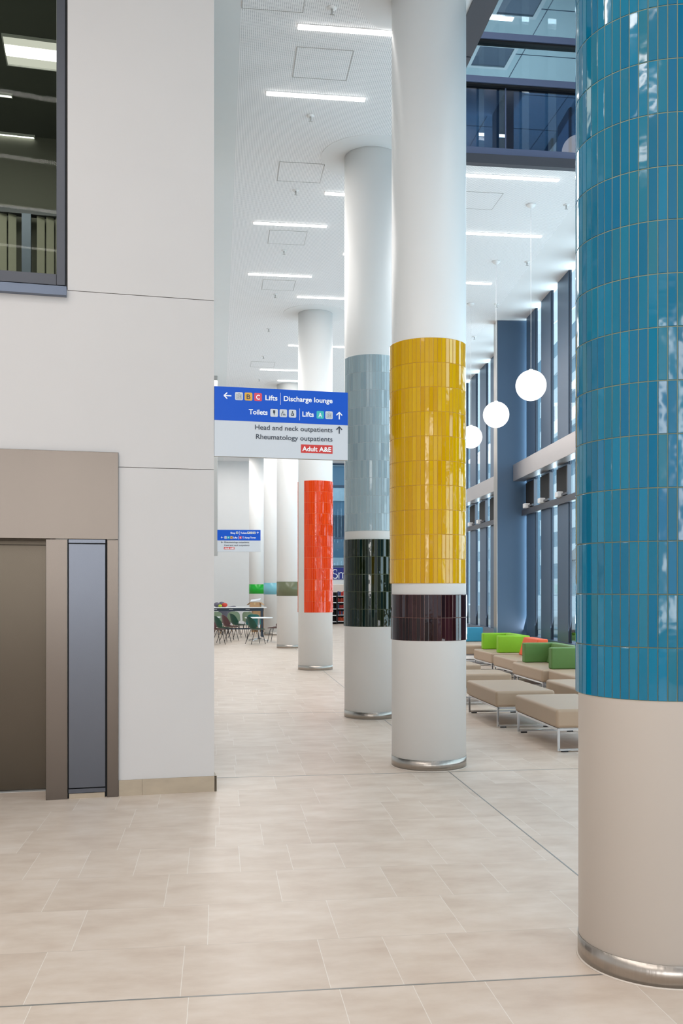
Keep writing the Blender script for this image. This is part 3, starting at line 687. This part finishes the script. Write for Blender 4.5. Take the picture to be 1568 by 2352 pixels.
# ================================================================== CEILING FITTINGS
def led(px0, py0, px1, py1, label, L=None, right=False):
    a = C_at(px0, py0, CZ); b = C_at(px1, py1, CZ)
    t = (a[1]+b[1])/2; s0, s1 = a[0], b[0]
    if L: 
        if right: s0 = s1-L
        else: s1 = s0+L
    c = (s0+s1)/2; h = (s1-s0)/2; w = .036
    r = empty('linear_light', H(c, t, CZ), TH, label, 'ceiling light', 'slim linear ceiling lights')
    sqframe(MB(), h+.005, w+.005, .0045, -.008, -.0005).build('frame', M['white_plastic'], r)
    MB().box(-h, h, -w, w, -.02, -.0005).build('diffuser', M['led'], r, bevel=.004, seg=1)
    return r
LL = 1.13
led(684, 60, 902, 74, 'linear ceiling light at the top, running behind the yellow-banded column', 1.2)
led(612, 212, 838, 227, 'linear ceiling light second from the top, its whole length clear left of the columns')
led(746, 443, 790, 444, 'linear ceiling light, only its short left end visible left of the pale blue column', LL)
led(582, 511, 750, 518, 'linear ceiling light in the left row, just below the short visible one')
led(570, 628, 716, 634, 'linear ceiling light lowest of the three full-length ones on the left')
led(682, 681, 790, 684, 'linear ceiling light above the orange-banded column, running behind the pale blue one', LL)
led(788, 582, 810, 583, 'linear ceiling light showing only a dot beside the pale blue column', LL)
led(662, 793, 800, 796, 'linear ceiling light passing behind the orange-banded column, seen on both its sides')
led(597, 848, 685, 850, 'linear ceiling light far off above the blue sign, longest of the lowest pair', LL)
led(638, 873, 685, 875, 'lowest and farthest linear ceiling light, just above the blue sign', LL)
led(1070, 402, 1284, 411, 'linear ceiling light right of the yellow-banded column, nearest below the dark fascia', 1.6, True)
led(1070, 535, 1244, 541, 'linear ceiling light right of the yellow-banded column, middle of the three', 1.5, True)
led(1070, 648, 1128, 651, 'linear ceiling light right of the yellow-banded column, lowest of the three', LL, True)
# access panels
def panel(pts, label):
    c = [C_at(x, y, CZ) for x, y in pts]; cs = sum(p[0] for p in c)/4; ct_ = sum(p[1] for p in c)/4; h = .30
    r = MB(); g = .006
    sqframe(r, h, h, g, -.004, -.0004)
    root = empty('access_panel', H(cs, ct_, CZ), TH, label, 'ceiling panel', 'square access panels in the ceiling')
    r.build('frame', M['grey_metal'], root)
    MB().box(-h+g, h-g, -h+g, h-g, -.002, -.0004).build('panel', M['perf'], root)
panel([(556, -60), (710, -50), (696, 19), (556, 9)], 'square perforated access panel cut off by the top edge of the ceiling')
panel([(681, 108), (812, 118), (796, 184), (671, 175)], 'square perforated access panel between the two uppermost linear lights')
panel([(641, 372), (745, 378), (734, 420), (638, 413)], 'square perforated access panel left of the pale blue column ring')
panel([(619, 529), (705, 532), (699, 563), (615, 558)], 'square perforated access panel just below the left row middle light')
panel([(602, 643), (678, 646), (675, 667), (601, 663)], 'square perforated access panel below the lowest full-length left light')
panel([(577, 828), (632, 830), (629, 846), (573, 844)], 'small-looking far access panel above the two lowest linear lights')
panel([(1055, 440), (1161, 445), (1135, 481), (1035, 476)], 'square perforated access panel right of the yellow-banded column')
spr0 = None
def sprinkler(px, py, label, smoke=False):
    global spr0
    p = C_at(px, py, CZ)
    if spr0 is None:
        r = empty('sprinkler_head', (0, 0, 0), TH, 'x', 'sprinkler', 'sprinkler heads in the ceiling')
        MB().lathe([(.0, -.0005), (.045, -.0005), (.045, -.006), (.015, -.012), (.0, -.012)], 20).build('escutcheon', M['white_plastic'], r)
        MB().lathe([(.010, -.012), (.012, -.04), (.006, -.06), (.0, -.062)], 12).build('nozzle', M['grey_metal'], r)
        MB().box(-.022, .022, -.004, .004, -.07, -.062).build('deflector', M['grey_metal'], r)
        spr0 = r
    else: r = copy_tree(spr0)
    r.location = H(p[0], p[1], CZ); r['label'] = label
for x, y, d in ((762, 18, 'above the topmost linear light'), (713, 266, 'below the second linear light on the left'), (679, 437, 'left of the short light end by the pale blue column'),
                (652, 575, 'between the middle and lower left lights'), (632, 676, 'left of the light above the orange column'), (617, 755, 'left of the orange-banded column top'),
                (605, 818, 'low above the blue sign, over the far access panel'), (595, 870, 'lowest, just above the blue sign'),
                (1300, 470, 'nearest on the right, beside the teal column'), (1210, 601, 'on the right, between the first two pendant cables'),
                (1140, 698, 'on the right, crossed by the middle pendant cable'), (1089, 773, 'on the right, just above the farthest glazing')):
    sprinkler(x, y, 'sprinkler head '+d)
# pendant globes
pg0 = None
def pendant(X, Y, zc, ztop, label):
    r = empty('globe_pendant', (X, Y, ztop), 0, label, 'pendant lamp', 'white globe pendants')
    MB().lathe([(.0, -.05), (.03, -.048), (.065, -.02), (.07, -.0005), (.0, -.0005)], 32).build('ceiling_rose', M['white_plastic'], r)
    MB().tube([(0, 0, -.05), (0, 0, zc-ztop+.25)], .0035, 6).build('cable', M['cable'], r)
    MB().lathe([(.0, zc-ztop+.24), (.03, zc-ztop+.238), (.035, zc-ztop+.222), (0, zc-ztop+.222)], 24).build('cap', M['white_plastic'], r)
    R = .224; prof = [(R*cos(radians(a)), zc-ztop+R*sin(radians(a))) for a in range(-90, 91, 6)]
    prof[0] = (0, prof[0][1]); prof[-1] = (0, prof[-1][1])
    MB().lathe(prof, 48).build('globe', M['globe'], r)
pendant(2.784, 14.08, 4.66, CZ, 'largest and highest-looking white globe pendant, nearest the teal column')
pendant(2.667, 16.53, 4.67, CZ, 'white globe pendant, the middle one, in front of the blue pier')
pendant(2.564, 18.99, 4.67, CZ, 'white globe pendant partly hidden by the yellow-banded column')
p5 = H(5.27, 11.24)
pendant(p5.x, p5.y, 8.16, 13.0, 'white globe pendant in the tall lobby, seen only mirrored in the upper glazing')
# ================================================================== SIGNS
def rrect(m, x0, x1, z0, z1, r, y):
    pts = []
    for cx, cz, a0 in ((x1-r, z1-r, 0), (x0+r, z1-r, 90), (x0+r, z0+r, 180), (x1-r, z0+r, 270)):
        for k in range(5):
            a = radians(a0+22.5*k); pts.append((cx+r*cos(a), y, cz+r*sin(a)))
    n = len(m.v); m.v += pts; m.face(range(n, n+len(pts))); return m
def arrow(parent, mat_, cx, cz, size, dirn, y=-.0035):
    m = MB(); w = size*.075
    def bar(p, q):
        d = Vector(q)-Vector(p); nrm = Vector((-d.y, d.x)).normalized()*w
        a = [(p[0]+nrm.x, p[1]+nrm.y), (q[0]+nrm.x, q[1]+nrm.y), (q[0]-nrm.x, q[1]-nrm.y), (p[0]-nrm.x, p[1]-nrm.y)]
        out = []
        for (u, v) in a:
            if dirn == 'left': u, v = -v, u
            out.append((cx+u, y, cz+v))
        m.quad(*out)
    h = size/2
    bar((0, -h), (0, h*.92)); bar((-h*.82, h*.12), (0.02*h, h)); bar((h*.82, h*.12), (-.02*h, h))
    m.build('arrow', mat_, parent)
def icon(parent, x0, x1, z0, z1, bg, kind, letter_mat=None):
    m = MB(); rrect(m, x0, x1, z0, z1, (x1-x0)*.16, -.0030); o = m.build('icon_tile', bg, parent)
    w = x1-x0; h = z1-z0; y = -.0036
    if len(kind) == 1:
        text_mesh(kind, letter_mat, 'icon_letter', o, x0+w*.26, x1-w*.26, z0+h*.2, h*.6, .015, y); return
    m = MB(); D = M['ink_dark']
    def bx(a, b, c, d): m.quad((x0+w*a, y, z0+h*c), (x0+w*b, y, z0+h*c), (x0+w*b, y, z0+h*d), (x0+w*a, y, z0+h*d))
    def dot(cx, cz, r, n=10):
        k = len(m.v)
        for i in range(n): m.v.append((x0+w*(cx+r*cos(2*pi*i/n)), y, z0+h*(cz+r*sin(2*pi*i/n))))
        m.face(range(k, k+n))
    if kind == 'lift':
        for a, b, c, d in ((.18, .82, .14, .17), (.18, .82, .70, .73), (.18, .21, .14, .73), (.79, .82, .14, .73)): bx(a, b, c, d)
        dot(.42, .84, .035); dot(.58, .84, .035)
        dot(.38, .60, .045); bx(.35, .40, .36, .55); bx(.30, .44, .30, .34); bx(.42, .46, .24, .34)
        dot(.64, .60, .045); bx(.60, .68, .36, .55); bx(.615, .665, .22, .36)
    elif kind == 'wc':
        bx(.36, .64, .5, .82); bx(.44, .56, .36, .5); bx(.46, .54, .18, .36); bx(.40, .60, .44, .50)
    elif kind == 'change':
        dot(.44, .78, .06)
        m.quad((x0+w*.40, y, z0+h*.70), (x0+w*.50, y, z0+h*.68), (x0+w*.30, y, z0+h*.38), (x0+w*.22, y, z0+h*.4)); bx(.22, .28, .14, .4)
        m.quad((x0+w*.48, y, z0+h*.68), (x0+w*.52, y, z0+h*.66), (x0+w*.66, y, z0+h*.46), (x0+w*.60, y, z0+h*.46)); bx(.42, .82, .30, .35); dot(.48, .40, .035); bx(.5, .74, .37, .41)
        bx(.42, .82, .2, .23)
    elif kind == 'feed':
        dot(.5, .76, .09); bx(.42, .58, .5, .66); m.quad((x0+w*.42, y, z0+h*.64), (x0+w*.34, y, z0+h*.56), (x0+w*.26, y, z0+h*.34), (x0+w*.36, y, z0+h*.34))
        m.quad((x0+w*.58, y, z0+h*.62), (x0+w*.66, y, z0+h*.54), (x0+w*.74, y, z0+h*.34), (x0+w*.64, y, z0+h*.34)); bx(.3, .7, .22, .36); dot(.6, .44, .07)
    elif kind == 'bag': bx(.3, .7, .25, .6); bx(.4, .44, .6, .75); bx(.56, .6, .6, .75); bx(.4, .6, .72, .76)
    m.build('pictogram', D, o)
SW, SH = 1.145, .58
sg = empty('direction_sign', Vector((WC.x+.002, WC.y+.001, 2.792)), WA, 'large blue and white hanging direction sign fixed to the lift wall corner', 'sign')
def U(x): return (x-55)/1412*SW
def sign_panels(root, blue_h):
    MB().box(0, SW, 0, .035, 0, SH).build('sign_board', M['white_sign'], root)
    MB().box(0, SW, -.002, -.0001, SH-blue_h, SH).build('blue_panel', M['blue_sign'], root)
    MB().box(0, SW, -.001, .036, -.003, -.0002).build('bottom_edge', M['grey_metal'], root)
sign_panels(sg, .281)
def txt(root, s, m, x0, x1, ztop_base, cap, off_=0.0): return text_mesh(s, m, 'lettering', root, x0, x1, SH-ztop_base, cap, off_, -.0034)
WHT, DRK = M['ink_white'], M['ink_dark']
zr1 = .0965; zr2 = .221; ih = .067
arrow(sg, WHT, U(191), SH-.075, .062, 'left')
icon(sg, U(267), U(348), SH-.108, SH-.041, M['white_sign'], 'lift')
icon(sg, U(366), U(447), SH-.108, SH-.041, M['ink_amber'], 'B', DRK)
icon(sg, U(465), U(547), SH-.108, SH-.041, M['ink_rose'], 'C', WHT)
txt(sg, 'Lifts', WHT, U(583), U(710), zr1, .043, .02)
MB().box(U(741), U(744), -.0034, -.003, SH-.13, SH-.03).build('divider', WHT, sg)
txt(sg, 'Discharge lounge', WHT, U(777), U(1300), zr1, .043, .02)
txt(sg, 'Toilets', WHT, U(410), U(606), zr2, .043, .02)
for a, b, k in ((635, 715, 'wc'), (733, 812, 'change'), (830, 909, 'feed')): icon(sg, U(a), U(b), SH-.235, SH-.168, M['white_sign'], k)
MB().box(U(943), U(946), -.0034, -.003, SH-.255, SH-.155).build('divider', WHT, sg)
txt(sg, 'Lifts', WHT, U(975), U(1097), zr2, .043, .02)
icon(sg, U(1127), U(1206), SH-.235, SH-.168, M['ink_teal'], 'A', WHT)
icon(sg, U(1222), U(1302), SH-.235, SH-.168, M['white_sign'], 'lift')
arrow(sg, WHT, U(1373), SH-.203, .062, 'up')
txt(sg, 'Head and neck outpatients', DRK, U(475), U(1299), .347, .042, .006)
arrow(sg, DRK, U(1373), SH-.326, .060, 'up')
txt(sg, 'Rheumatology outpatients', DRK, U(485), U(1299), .426, .042, .006)
m = MB(); m.quad((U(960), -.001, SH-.531), (U(1301), -.001, SH-.531), (U(1301), -.001, SH-.459), (U(960), -.001, SH-.459)); m.build('red_patch', M['ink_red'], sg)
text_mesh('Adult A&E', WHT, 'lettering', sg, U(973), U(1286), SH-.515, .041, .025, -.0034)
# far sign on its ceiling post
Y2 = 25.5; X2 = (499-HX)/FPX*Y2
s2 = empty('direction_sign', (X2, Y2, 2.64), TH*.5, 'small-looking far direction sign hung on a grey post under the large one', 'sign')
def V_(x): return (x-92)/448*SW
def Zt(y): return (y-1650)/220*SH
sign_panels(s2, Zt(1757))
txt(s2, 'Shop', WHT, V_(228), V_(277), Zt(1690), .048, .02); icon(s2, V_(285), V_(310), SH-Zt(1692), SH-Zt(1667), M['white_sign'], 'bag')
MB().box(V_(321), V_(323.5), -.0034, -.003, SH-Zt(1700), SH-Zt(1662)).build('divider', WHT, s2)
txt(s2, 'Toilets', WHT, V_(333), V_(397), Zt(1690), .048, .02)
for a, k in ((402, 'wc'), (432, 'change'), (462, 'feed')): icon(s2, V_(a), V_(a+26), SH-Zt(1692), SH-Zt(1667), M['white_sign'], k)
arrow(s2, WHT, V_(511), SH-Zt(1680), .06, 'up'); arrow(s2, WHT, V_(141), SH-Zt(1727), .06, 'left')
icon(s2, V_(165), V_(189), SH-Zt(1740), SH-Zt(1715), M['white_sign'], 'lift'); icon(s2, V_(195), V_(219), SH-Zt(1740), SH-Zt(1715), M['ink_teal'], 'A', WHT); icon(s2, V_(226), V_(250), SH-Zt(1740), SH-Zt(1715), M['ink_amber'], 'B', DRK)
txt(s2, 'Lifts', WHT, V_(258), V_(300), Zt(1736), .048, .02)
MB().box(V_(311), V_(313.5), -.0034, -.003, SH-Zt(1746), SH-Zt(1710)).build('divider', WHT, s2)
icon(s2, V_(320), V_(344), SH-Zt(1740), SH-Zt(1715), M['ink_rose'], 'E', WHT)
txt(s2, 'T. Kemp Tower', WHT, V_(352), V_(493), Zt(1736), .048, .02)
arrow(s2, DRK, V_(141), SH-Zt(1775), .055, 'left')
txt(s2, 'Rheumatology outpatients', DRK, V_(165), V_(422), Zt(1783), .045, .006); txt(s2, 'Head and neck outpatients', DRK, V_(165), V_(425), Zt(1813), .045, .006)
m = MB(); m.quad((V_(160), -.001, SH-Zt(1848)), (V_(270), -.001, SH-Zt(1848)), (V_(270), -.001, SH-Zt(1825)), (V_(160), -.001, SH-Zt(1825))); m.build('red_patch', M['ink_red'], s2)
text_mesh('Adult A&E', WHT, 'lettering', s2, V_(165), V_(266), SH-Zt(1844), .042, .025, -.0034)
o = MB().box(-.40, -.0002, .0, .12, 2.53, CZ).build('sign_post', M['grey_metal'], None, loc=(X2, Y2, 0), rz=TH*.5)
tag(o, 'grey ceiling-hung post carrying the far direction sign', 'post')
# ================================================================== SEATING BY THE WINDOWS
def frame_mb(w, l, h=.245):
    """four-sided chrome frame of square tube: w across, l along; top at h"""
    q = .011; mb = MB(); i = .035
    x0, x1, y0, y1 = i, w-i, i, l-i
    for x in (x0, x1):
        for y in (y0, y1): mb.box(x-q, x+q, y-q, y+q, .014, h)
        mb.box(x-q, x+q, y0, y1, h-2*q, h)
    for y in (y0, y1):
        mb.box(x0, x1, y-q, y+q, h-2*q, h); mb.box(x0, x1, y-q, y+q, .014, .014+2*q)
    return mb
def bench(s0, s1, t0, t1, label, rz_extra=0.0, backs=(), name='bench', cat='bench'):
    w, l = s1-s0, t1-t0
    r = empty(name, H(s0, t0), TH+rz_extra, label, cat)
    MB().box(0, w, 0, l, .25, .444).build('seat', M['vinyl'], r, bevel=.035, seg=4)
    fr = frame_mb(w, l).build('frame', M['chrome'], r)
    i = .035
    for x in (i+.03, w-i-.03-.07):
        for y in (i, l-i): MB().box(x, x+.07, y-.014, y+.014, 0, .0138).build('foot', M['black'], r)
    for (kind, a0, a1, b0, b1, mt) in backs:            # box back cushions in the bench frame
        if kind == 'x': MB().box(a0, a1, b0, b1, .4445, .77).build('arm_cushion', mt, r, bevel=.02, seg=3)
        else:
            m = MB(); P = [(a0, b0), (a1, b0), (a1, b1), (a0, b1)]
            z0, z1 = .4445, .77; tl = .10
            n = 0; m.v = [(a0, b0, z0), (a1, b0, z0), (a1, b1, z0), (a0, b1, z0), (a0+tl, b0, z1), (a1, b0, z1), (a1, b1, z1), (a0+tl, b1, z1)]
            for q in ((0,3,2,1),(4,5,6,7),(0,1,5,4),(1,2,6,5),(2,3,7,6),(3,0,4,7)): m.face(q)
            m.build('back_cushion', mt, r, bevel=.02, seg=3)
    return r
bench(3.43, 4.19, 9.45, 10.85, 'taupe bench on a chrome frame, nearest one, cut by the teal column')
bench(3.31, 4.05, 11.2, 12.6, 'taupe bench on a chrome frame, second nearest, all its top visible')
bench(2.80, 4.22, 13.47, 14.2, 'taupe bench set crosswise just behind the second nearest bench')
bench(2.80, 4.22, 15.1, 15.84, 'taupe bench set crosswise, the farther one beside the yellow-banded column')
bench(4.40, 5.14, 11.0, 12.55, 'taupe bench behind the nearest one, its end hidden by the teal column')
bench(4.95, 5.69, 12.62, 14.0, 'taupe window seat without cushions, right of the dark green cushioned seat')
bench(4.87, 5.64, 14.05, 15.55, 'taupe window seat with mid green arm and back cushions', backs=[('x', .16, .76, .02, .17, M['green_uph']), ('x', .16, .76, 1.31, 1.46, M['green_uph']), ('b', .52, .76, .175, 1.305, M['green_uph'])], name='sofa_seat', cat='seat')
bench(5.03, 5.80, 15.80, 17.22, 'taupe window seat with a single orange back cushion', backs=[('b', .48, .77, .6, 1.4, M['orange_uph'])], name='sofa_seat', cat='seat')
bench(5.12, 5.89, 17.65, 18.92, 'taupe window seat with lime green arm and back cushions', backs=[('x', .15, .77, .02, .17, M['lime']), ('x', .15, .77, 1.08, 1.23, M['lime']), ('b', .52, .77, .175, 1.075, M['lime'])], name='sofa_seat', cat='seat')
bench(4.6, 6.05, 20.1, 21.6, 'taupe seat with a teal back cushion, farthest one beyond the blue pier', backs=[('x', .5, 1.42, 1.30, 1.48, M['teal_uph'])], name='sofa_seat', cat='seat')
# ================================================================== CAFE FURNITURE
def shell_mb(lounge=False):
    prof = [(.22, .425, .19), (.15, .44, .215), (.05, .432, .225), (-.06, .43, .23), (-.14, .445, .228), (-.195, .49, .225), (-.22, .56, .222), (-.238, .64, .215), (-.252, .72, .20), (-.262, .785, .165), (-.268, .82, .10)]
    m = MB(); nx = 9
    for i, (y, z, w) in enumerate(prof):
        for j in range(nx):
            u = -1+2*j/(nx-1); x = u*w*1.08; c = u*u
            if i <= 4: yy, zz = y, z+.06*c*(.3+.25*i)
            else: yy, zz = y+(.15-.006*(i-5)**2)*c, z+(.02*c if i == 5 else 0)
            m.v.append((x, yy, zz))
    for i in range(len(prof)-1):
        for j in range(nx-1): m.face((i*nx+j, i*nx+j+1, (i+1)*nx+j+1, (i+1)*nx+j), True)
    return m
CH = {}
def make_chair(key, shell, leg):
    r = empty('cafe_chair', (0, 0, 0), 0, 'x', 'chair', None)
    sh = shell_mb().build('shell', shell, r); so = sh.modifiers.new('thick', 'SOLIDIFY'); so.thickness = .012; so.offset = -1; sb = sh.modifiers.new('sub', 'SUBSURF'); sb.levels = 1; sb.render_levels = 1
    for sx in (-1, 1):
        MB().tube([(sx*.16, .12, .425), (sx*.20, .21, 0.0)], .009, 8).build('leg', leg, r)
        MB().tube([(sx*.15, -.10, .42), (sx*.21, -.26, 0.0)], .009, 8).build('leg', leg, r)
    MB().tube([(-.17, .10, .412), (.17, .10, .412)], .007, 6).tube([(-.16, -.09, .412), (.16, -.09, .412)], .007, 6).build('under_frame', leg, r)
    return r
for key, shell in (('green', M['ch_green']), ('brown', M['ch_brown']), ('sage', M['ch_sage']), ('teal', M['ch_teal'])): CH[key] = [make_chair(key, shell, M['leg_dark']), False]
def chair(key, px, py, ang, label):
    c = CH[key]
    if not c[1]: r = c[0]; c[1] = True
    else: r = copy_tree(c[0])
    p = F(px, py); r.location = p; r.rotation_euler = (0, 0, radians(ang)); r['label'] = label; r['group'] = 'moulded chairs round the cafe tables'
chair('green', 588, 1479, -60, 'dark green moulded chair, foremost, its back to us at the round table')
chair('brown', 633, 1475, 78, 'maroon moulded chair half hidden behind the olive-banded column')
chair('brown', 496, 1480, -60, 'maroon moulded chair at the very left, against the lift wall corner')
chair('green', 511, 1475, -65, 'dark green moulded chair, second from the left')
chair('brown', 528, 1471, -62, 'maroon moulded chair, third from the left')
chair('green', 546, 1465.5, -60, 'dark green moulded chair, fourth from the left, under the high table end')
chair('sage', 500, 1456.5, -10, 'sage green chair behind the far left maroon one')
chair('sage', 536, 1456, 10, 'sage green chair in front of the grey armchairs')
chair('sage', 573, 1457, -15, 'sage green chair just behind the foremost dark green one')
chair('teal', 582, 1468, 5, 'teal chair peeping over the foremost dark green one')
def round_table(px, py, label, rad=.62):
    p = F(px, py); r = empty('round_table', p, .3, label, 'table')
    MB().lathe([(0, .715), (rad-.01, .715), (rad, .722), (rad, .738), (0, .738)], 48).build('table_top', M['table_white'], r)
    MB().lathe([(.03, .05), (.03, .714)], 16).build('pedestal', M['chrome'], r)
    for k in range(4):
        a = pi/4+k*pi/2
        MB().tube([(.02*cos(a), .02*sin(a), .08), (.15*cos(a), .15*sin(a), .06), (.36*cos(a), .36*sin(a), .014)], .013, 8).build('foot', M['chrome'], r)
round_table(594, 1472, 'round white cafe table on a chrome four-foot base, right one', .44)
round_table(470, 1470, 'round white cafe table cut off by the lift wall, left one', .5)
p = F(603, 1462); hs, ht = st(p)
tb = empty('high_table', H(hs, ht), TH, 'long white-topped high table with a dark slate frame', 'table')
MB().box(-2.9, .12, -.38, .38, .985, 1.01).build('table_top', M['table_white'], tb, bevel=.004, seg=1)
MB().box(-2.8, .02, -.30, -.26, .88, .984).box(-2.8, .02, .26, .30, .88, .984).build('apron', M['slate'], tb)
for x in (-2.75, -.06):
    for y in (-.30, .24): MB().box(x, x+.07, y, y+.06, 0, .984).build('leg', M['slate'], tb)
MB().box(-2.7, -.05, -.02, .02, .25, .29).build('foot_rail', M['slate'], tb)
for k, sx in enumerate((-1.62, -1.08, -.52)): MB().box(sx-.07, sx+.07, -.304, -.3, .925, .95).build('socket_plate', M['grey_metal'], tb)
# boxes
def cbox(loc, rz, w, d, h, label, flaps=False):
    r = empty('cardboard_box', loc, rz, label, 'box')
    MB().box(-w/2, w/2, -d/2, d/2, 0, h).build('carton', M['card'], r, bevel=.004, seg=1)
    MB().box(-.025, .025, -d/2-.001, d/2+.001, h*.55, h+.001).build('tape', mat('parcel_tape', srgb(196, 166, 120), .4, noise=.03), r)
    if flaps:
        for sx in (-1, 1):
            Mx = Matrix.Translation((sx*w/2, 0, h)) @ Matrix.Rotation(sx*radians(38), 4, 'Y')
            MB().box(0 if sx > 0 else -.14, .14 if sx > 0 else 0, -d/2, d/2, 0, .004, Mx).build('flap', M['card'], r)
    return r
pb = H(hs-.24, ht+.02, 1.0102)
cbox(pb, TH-.25, .34, .30, .16, 'open cardboard box standing on the high table', True)
o = MB().box(-.17, .17, -.12, .12, 0, .012, Matrix.Rotation(radians(14), 4, 'X') @ Matrix.Rotation(radians(-8), 4, 'Y')).build('brochure', M['paper'], None, loc=pb+Vector((.0, 0, .235)), rz=TH-.2)
tag(o, 'grey printed brochure lying on the open box on the high table', 'brochure')
pf = F(592, 1452)
for k, (dx, dz, w) in enumerate(((0, 0, .50), (.02, .31, .46), (.0, .62, .44))):
    cbox(pf+Vector((dx, .15, dz)), TH+.06*k, w, .36, .30, 'cardboard box in the stack under the high table, '+('lowest', 'middle', 'topmost')[k])
# grey lounge chairs stacked behind with cushions
def lounge(px, py, ang, label):
    p = F(px, py); r = empty('tub_chair', p, radians(ang), label, 'chair')
    sh = shell_mb()
    sh.v = [(x*1.25, y*1.15, z*1.0+(.16*max(0, (z-.42))/.4)) for x, y, z in sh.v]
    o = sh.build('shell', M['ch_grey'], r); so = o.modifiers.new('thick', 'SOLIDIFY'); so.thickness = .05; so.offset = -1; sb = o.modifiers.new('sub', 'SUBSURF'); sb.levels = 1; sb.render_levels = 1
    for sx in (-1, 1):
        for y0, y1 in ((.15, .22), (-.12, -.26)): MB().tube([(sx*.18, y0, .40), (sx*.24, y1, 0)], .014, 8).build('leg', M['wood'], r)
    return r
lounge(503, 1454.5, 60, 'grey fabric tub chair on wooden legs, leftmost behind the high table')
lounge(512, 1451.8, 64, 'grey fabric tub chair on wooden legs, middle one behind the high table')
lounge(520, 1449.4, 62, 'grey fabric tub chair on wooden legs, rightmost behind the high table')
def pouf(s_, t_, z, mt, label, R=.13, nm='cushion'):
    prof = [(R*cos(radians(a)) if abs(a) < 89 else 0, R*.75*(1+sin(radians(a)))) for a in range(-90, 91, 15)]
    o = MB().lathe(prof, 24).build(nm, mt, None, loc=H(s_, t_, z), rz=0); tag(o, label, 'cushion')
k0 = 1.0102
def s_of(px, t): return eX(px, t)
pouf(s_of(498, ht), ht+.0, k0, M['ch_grey'], 'rounded grey cushion on the high table, leftmost', .11)
pouf(s_of(505.5, ht), ht-.20, k0, M['lime_p'], 'small lime cushion on the high table', .065)
pouf(s_of(515.5, ht), ht-.1, k0, M['red_p'], 'round red cushion on the high table, rightmost', .10)
pouf(s_of(509, ht), ht+.22, k0, M['ch_grey'], 'rounded grey cushion on the high table, behind the lime one', .12)
# ================================================================== OUTSIDE
eb = empty('building', H(1.5, 52), TH, 'blue-grey building with pale bands seen through the glazing over the far shop', 'building')
MB().box(-4, 8, 0, 5, 0, 12).build('wall', mat('blue_render', srgb(100, 134, 158), .6, noise=.1, nscale=.8), eb)
for k in range(5): MB().box(-4, 8, -.06, -.001, 2.6+1.9*k, 3.3+1.9*k).build('window_band', mat('band_glass', srgb(196, 216, 226), .3, noise=.3, nscale=1.5) if k == 0 else eb.children[1].data.materials[0], eb)
out = mat('paving', srgb(168, 172, 174), .8, noise=.1)
MB().box(7.4, 40, -10, 90, -.2, -.02).build('ground_outside', out, kind='structure')
bmat = mat('pale_render', srgb(140, 170, 188), .8, noise=.08, nscale=.6)
bld = empty('building', (13, 40, 0), 0, 'pale blue-grey block with rows of windows outside the tall glazing', 'building')
MB().box(0, 8, -25, 60, 0, 16.5).build('wall', bmat, bld)
wg = mat('sky_sheen_window', srgb(244, 248, 250), .5, noise=.04)  # near-white colour stands for sky reflected in the panes
for r_ in range(8):
    for k in range(20):
        MB().box(-.16, .02, -24+4.0*k, -22.0+4.0*k, 1.2+1.9*r_, 2.2+1.9*r_).build('window', wg, bld)
hs_ = empty('house', (8.8, 34, 0), 0, 'low brick-tiled house outside the glazing, right of the steel beam', 'house')
MB().box(0, 3, -5, 3, 0, 2.7).build('wall', mat('white_render', srgb(216, 224, 228), .8, noise=.05), hs_)
rt = mat('roof_tile', srgb(170, 160, 156), .7, noise=.3, nscale=8, stretch=(1, .3, 4))
m = MB(); m.v = [(-.3, -5.2, 2.7), (-.3, 3.2, 2.7), (1.6, 3.2, 4.4), (1.6, -5.2, 4.4), (3.3, 3.2, 2.7), (3.3, -5.2, 2.7)]; m.face((0, 1, 2, 3)); m.face((3, 2, 4, 5)); m.face((0, 3, 5)); m.face((1, 4, 2)); m.build('roof', rt, hs_)
def car(x, y, rz, col, label):
    r = empty('car', (x, y, -.02), rz, label, 'car')
    m = MB(); side = [(-2.1, .35), (-2.1, .8), (-1.9, .95), (-1.2, 1.0), (-.7, 1.42), (.8, 1.45), (1.5, 1.0), (2.1, .9), (2.15, .35)]
    k = len(side); m.v = [(px_, -.85, z) for px_, z in side]+[(px_, .85, z) for px_, z in side]
    m.face(range(k)); m.face(list(range(k, 2*k))[::-1])
    for i in range(k): j = (i+1) % k; m.face((i, j, k+j, k+i))
    m.build('car_body', mat('car_paint', col, .3, .3, coat=.5, noise=.02), r, bevel=.06, seg=3)
    m = MB(); m.box(-.95, .9, -.862, -.85, 1.02, 1.34).box(-.95, .9, .85, .862, 1.02, 1.34); m.build('side_window', M['frame'], r)
    for x_ in (-1.35, 1.35):
        for y_ in (-.78, .78):
            w = MB(); prof = []
            n0 = 24
            for i in range(n0):
                a = 2*pi*i/n0
                w.v += [(x_+.32*cos(a), y_-.1, .33+.32*sin(a)), (x_+.32*cos(a), y_+.1, .33+.32*sin(a))]
            for i in range(n0): j = (i+1) % n0; w.face((2*i, 2*j, 2*j+1, 2*i+1), True)
            w.face([2*i for i in range(n0)]); w.face([2*i+1 for i in range(n0)][::-1]); w.build('wheel', M['black'], r)
car(7.7, 26.0, 1.45, srgb(190, 200, 206), 'silver car parked outside beyond the window seats')
car(7.2, 32.4, 1.45, srgb(226, 230, 232), 'white car parked outside, the farther one')
# upper landing outside the hall roof: outer parapet so that the sky, not a gap, meets the glazing
print('objects', len(bpy.data.objects))
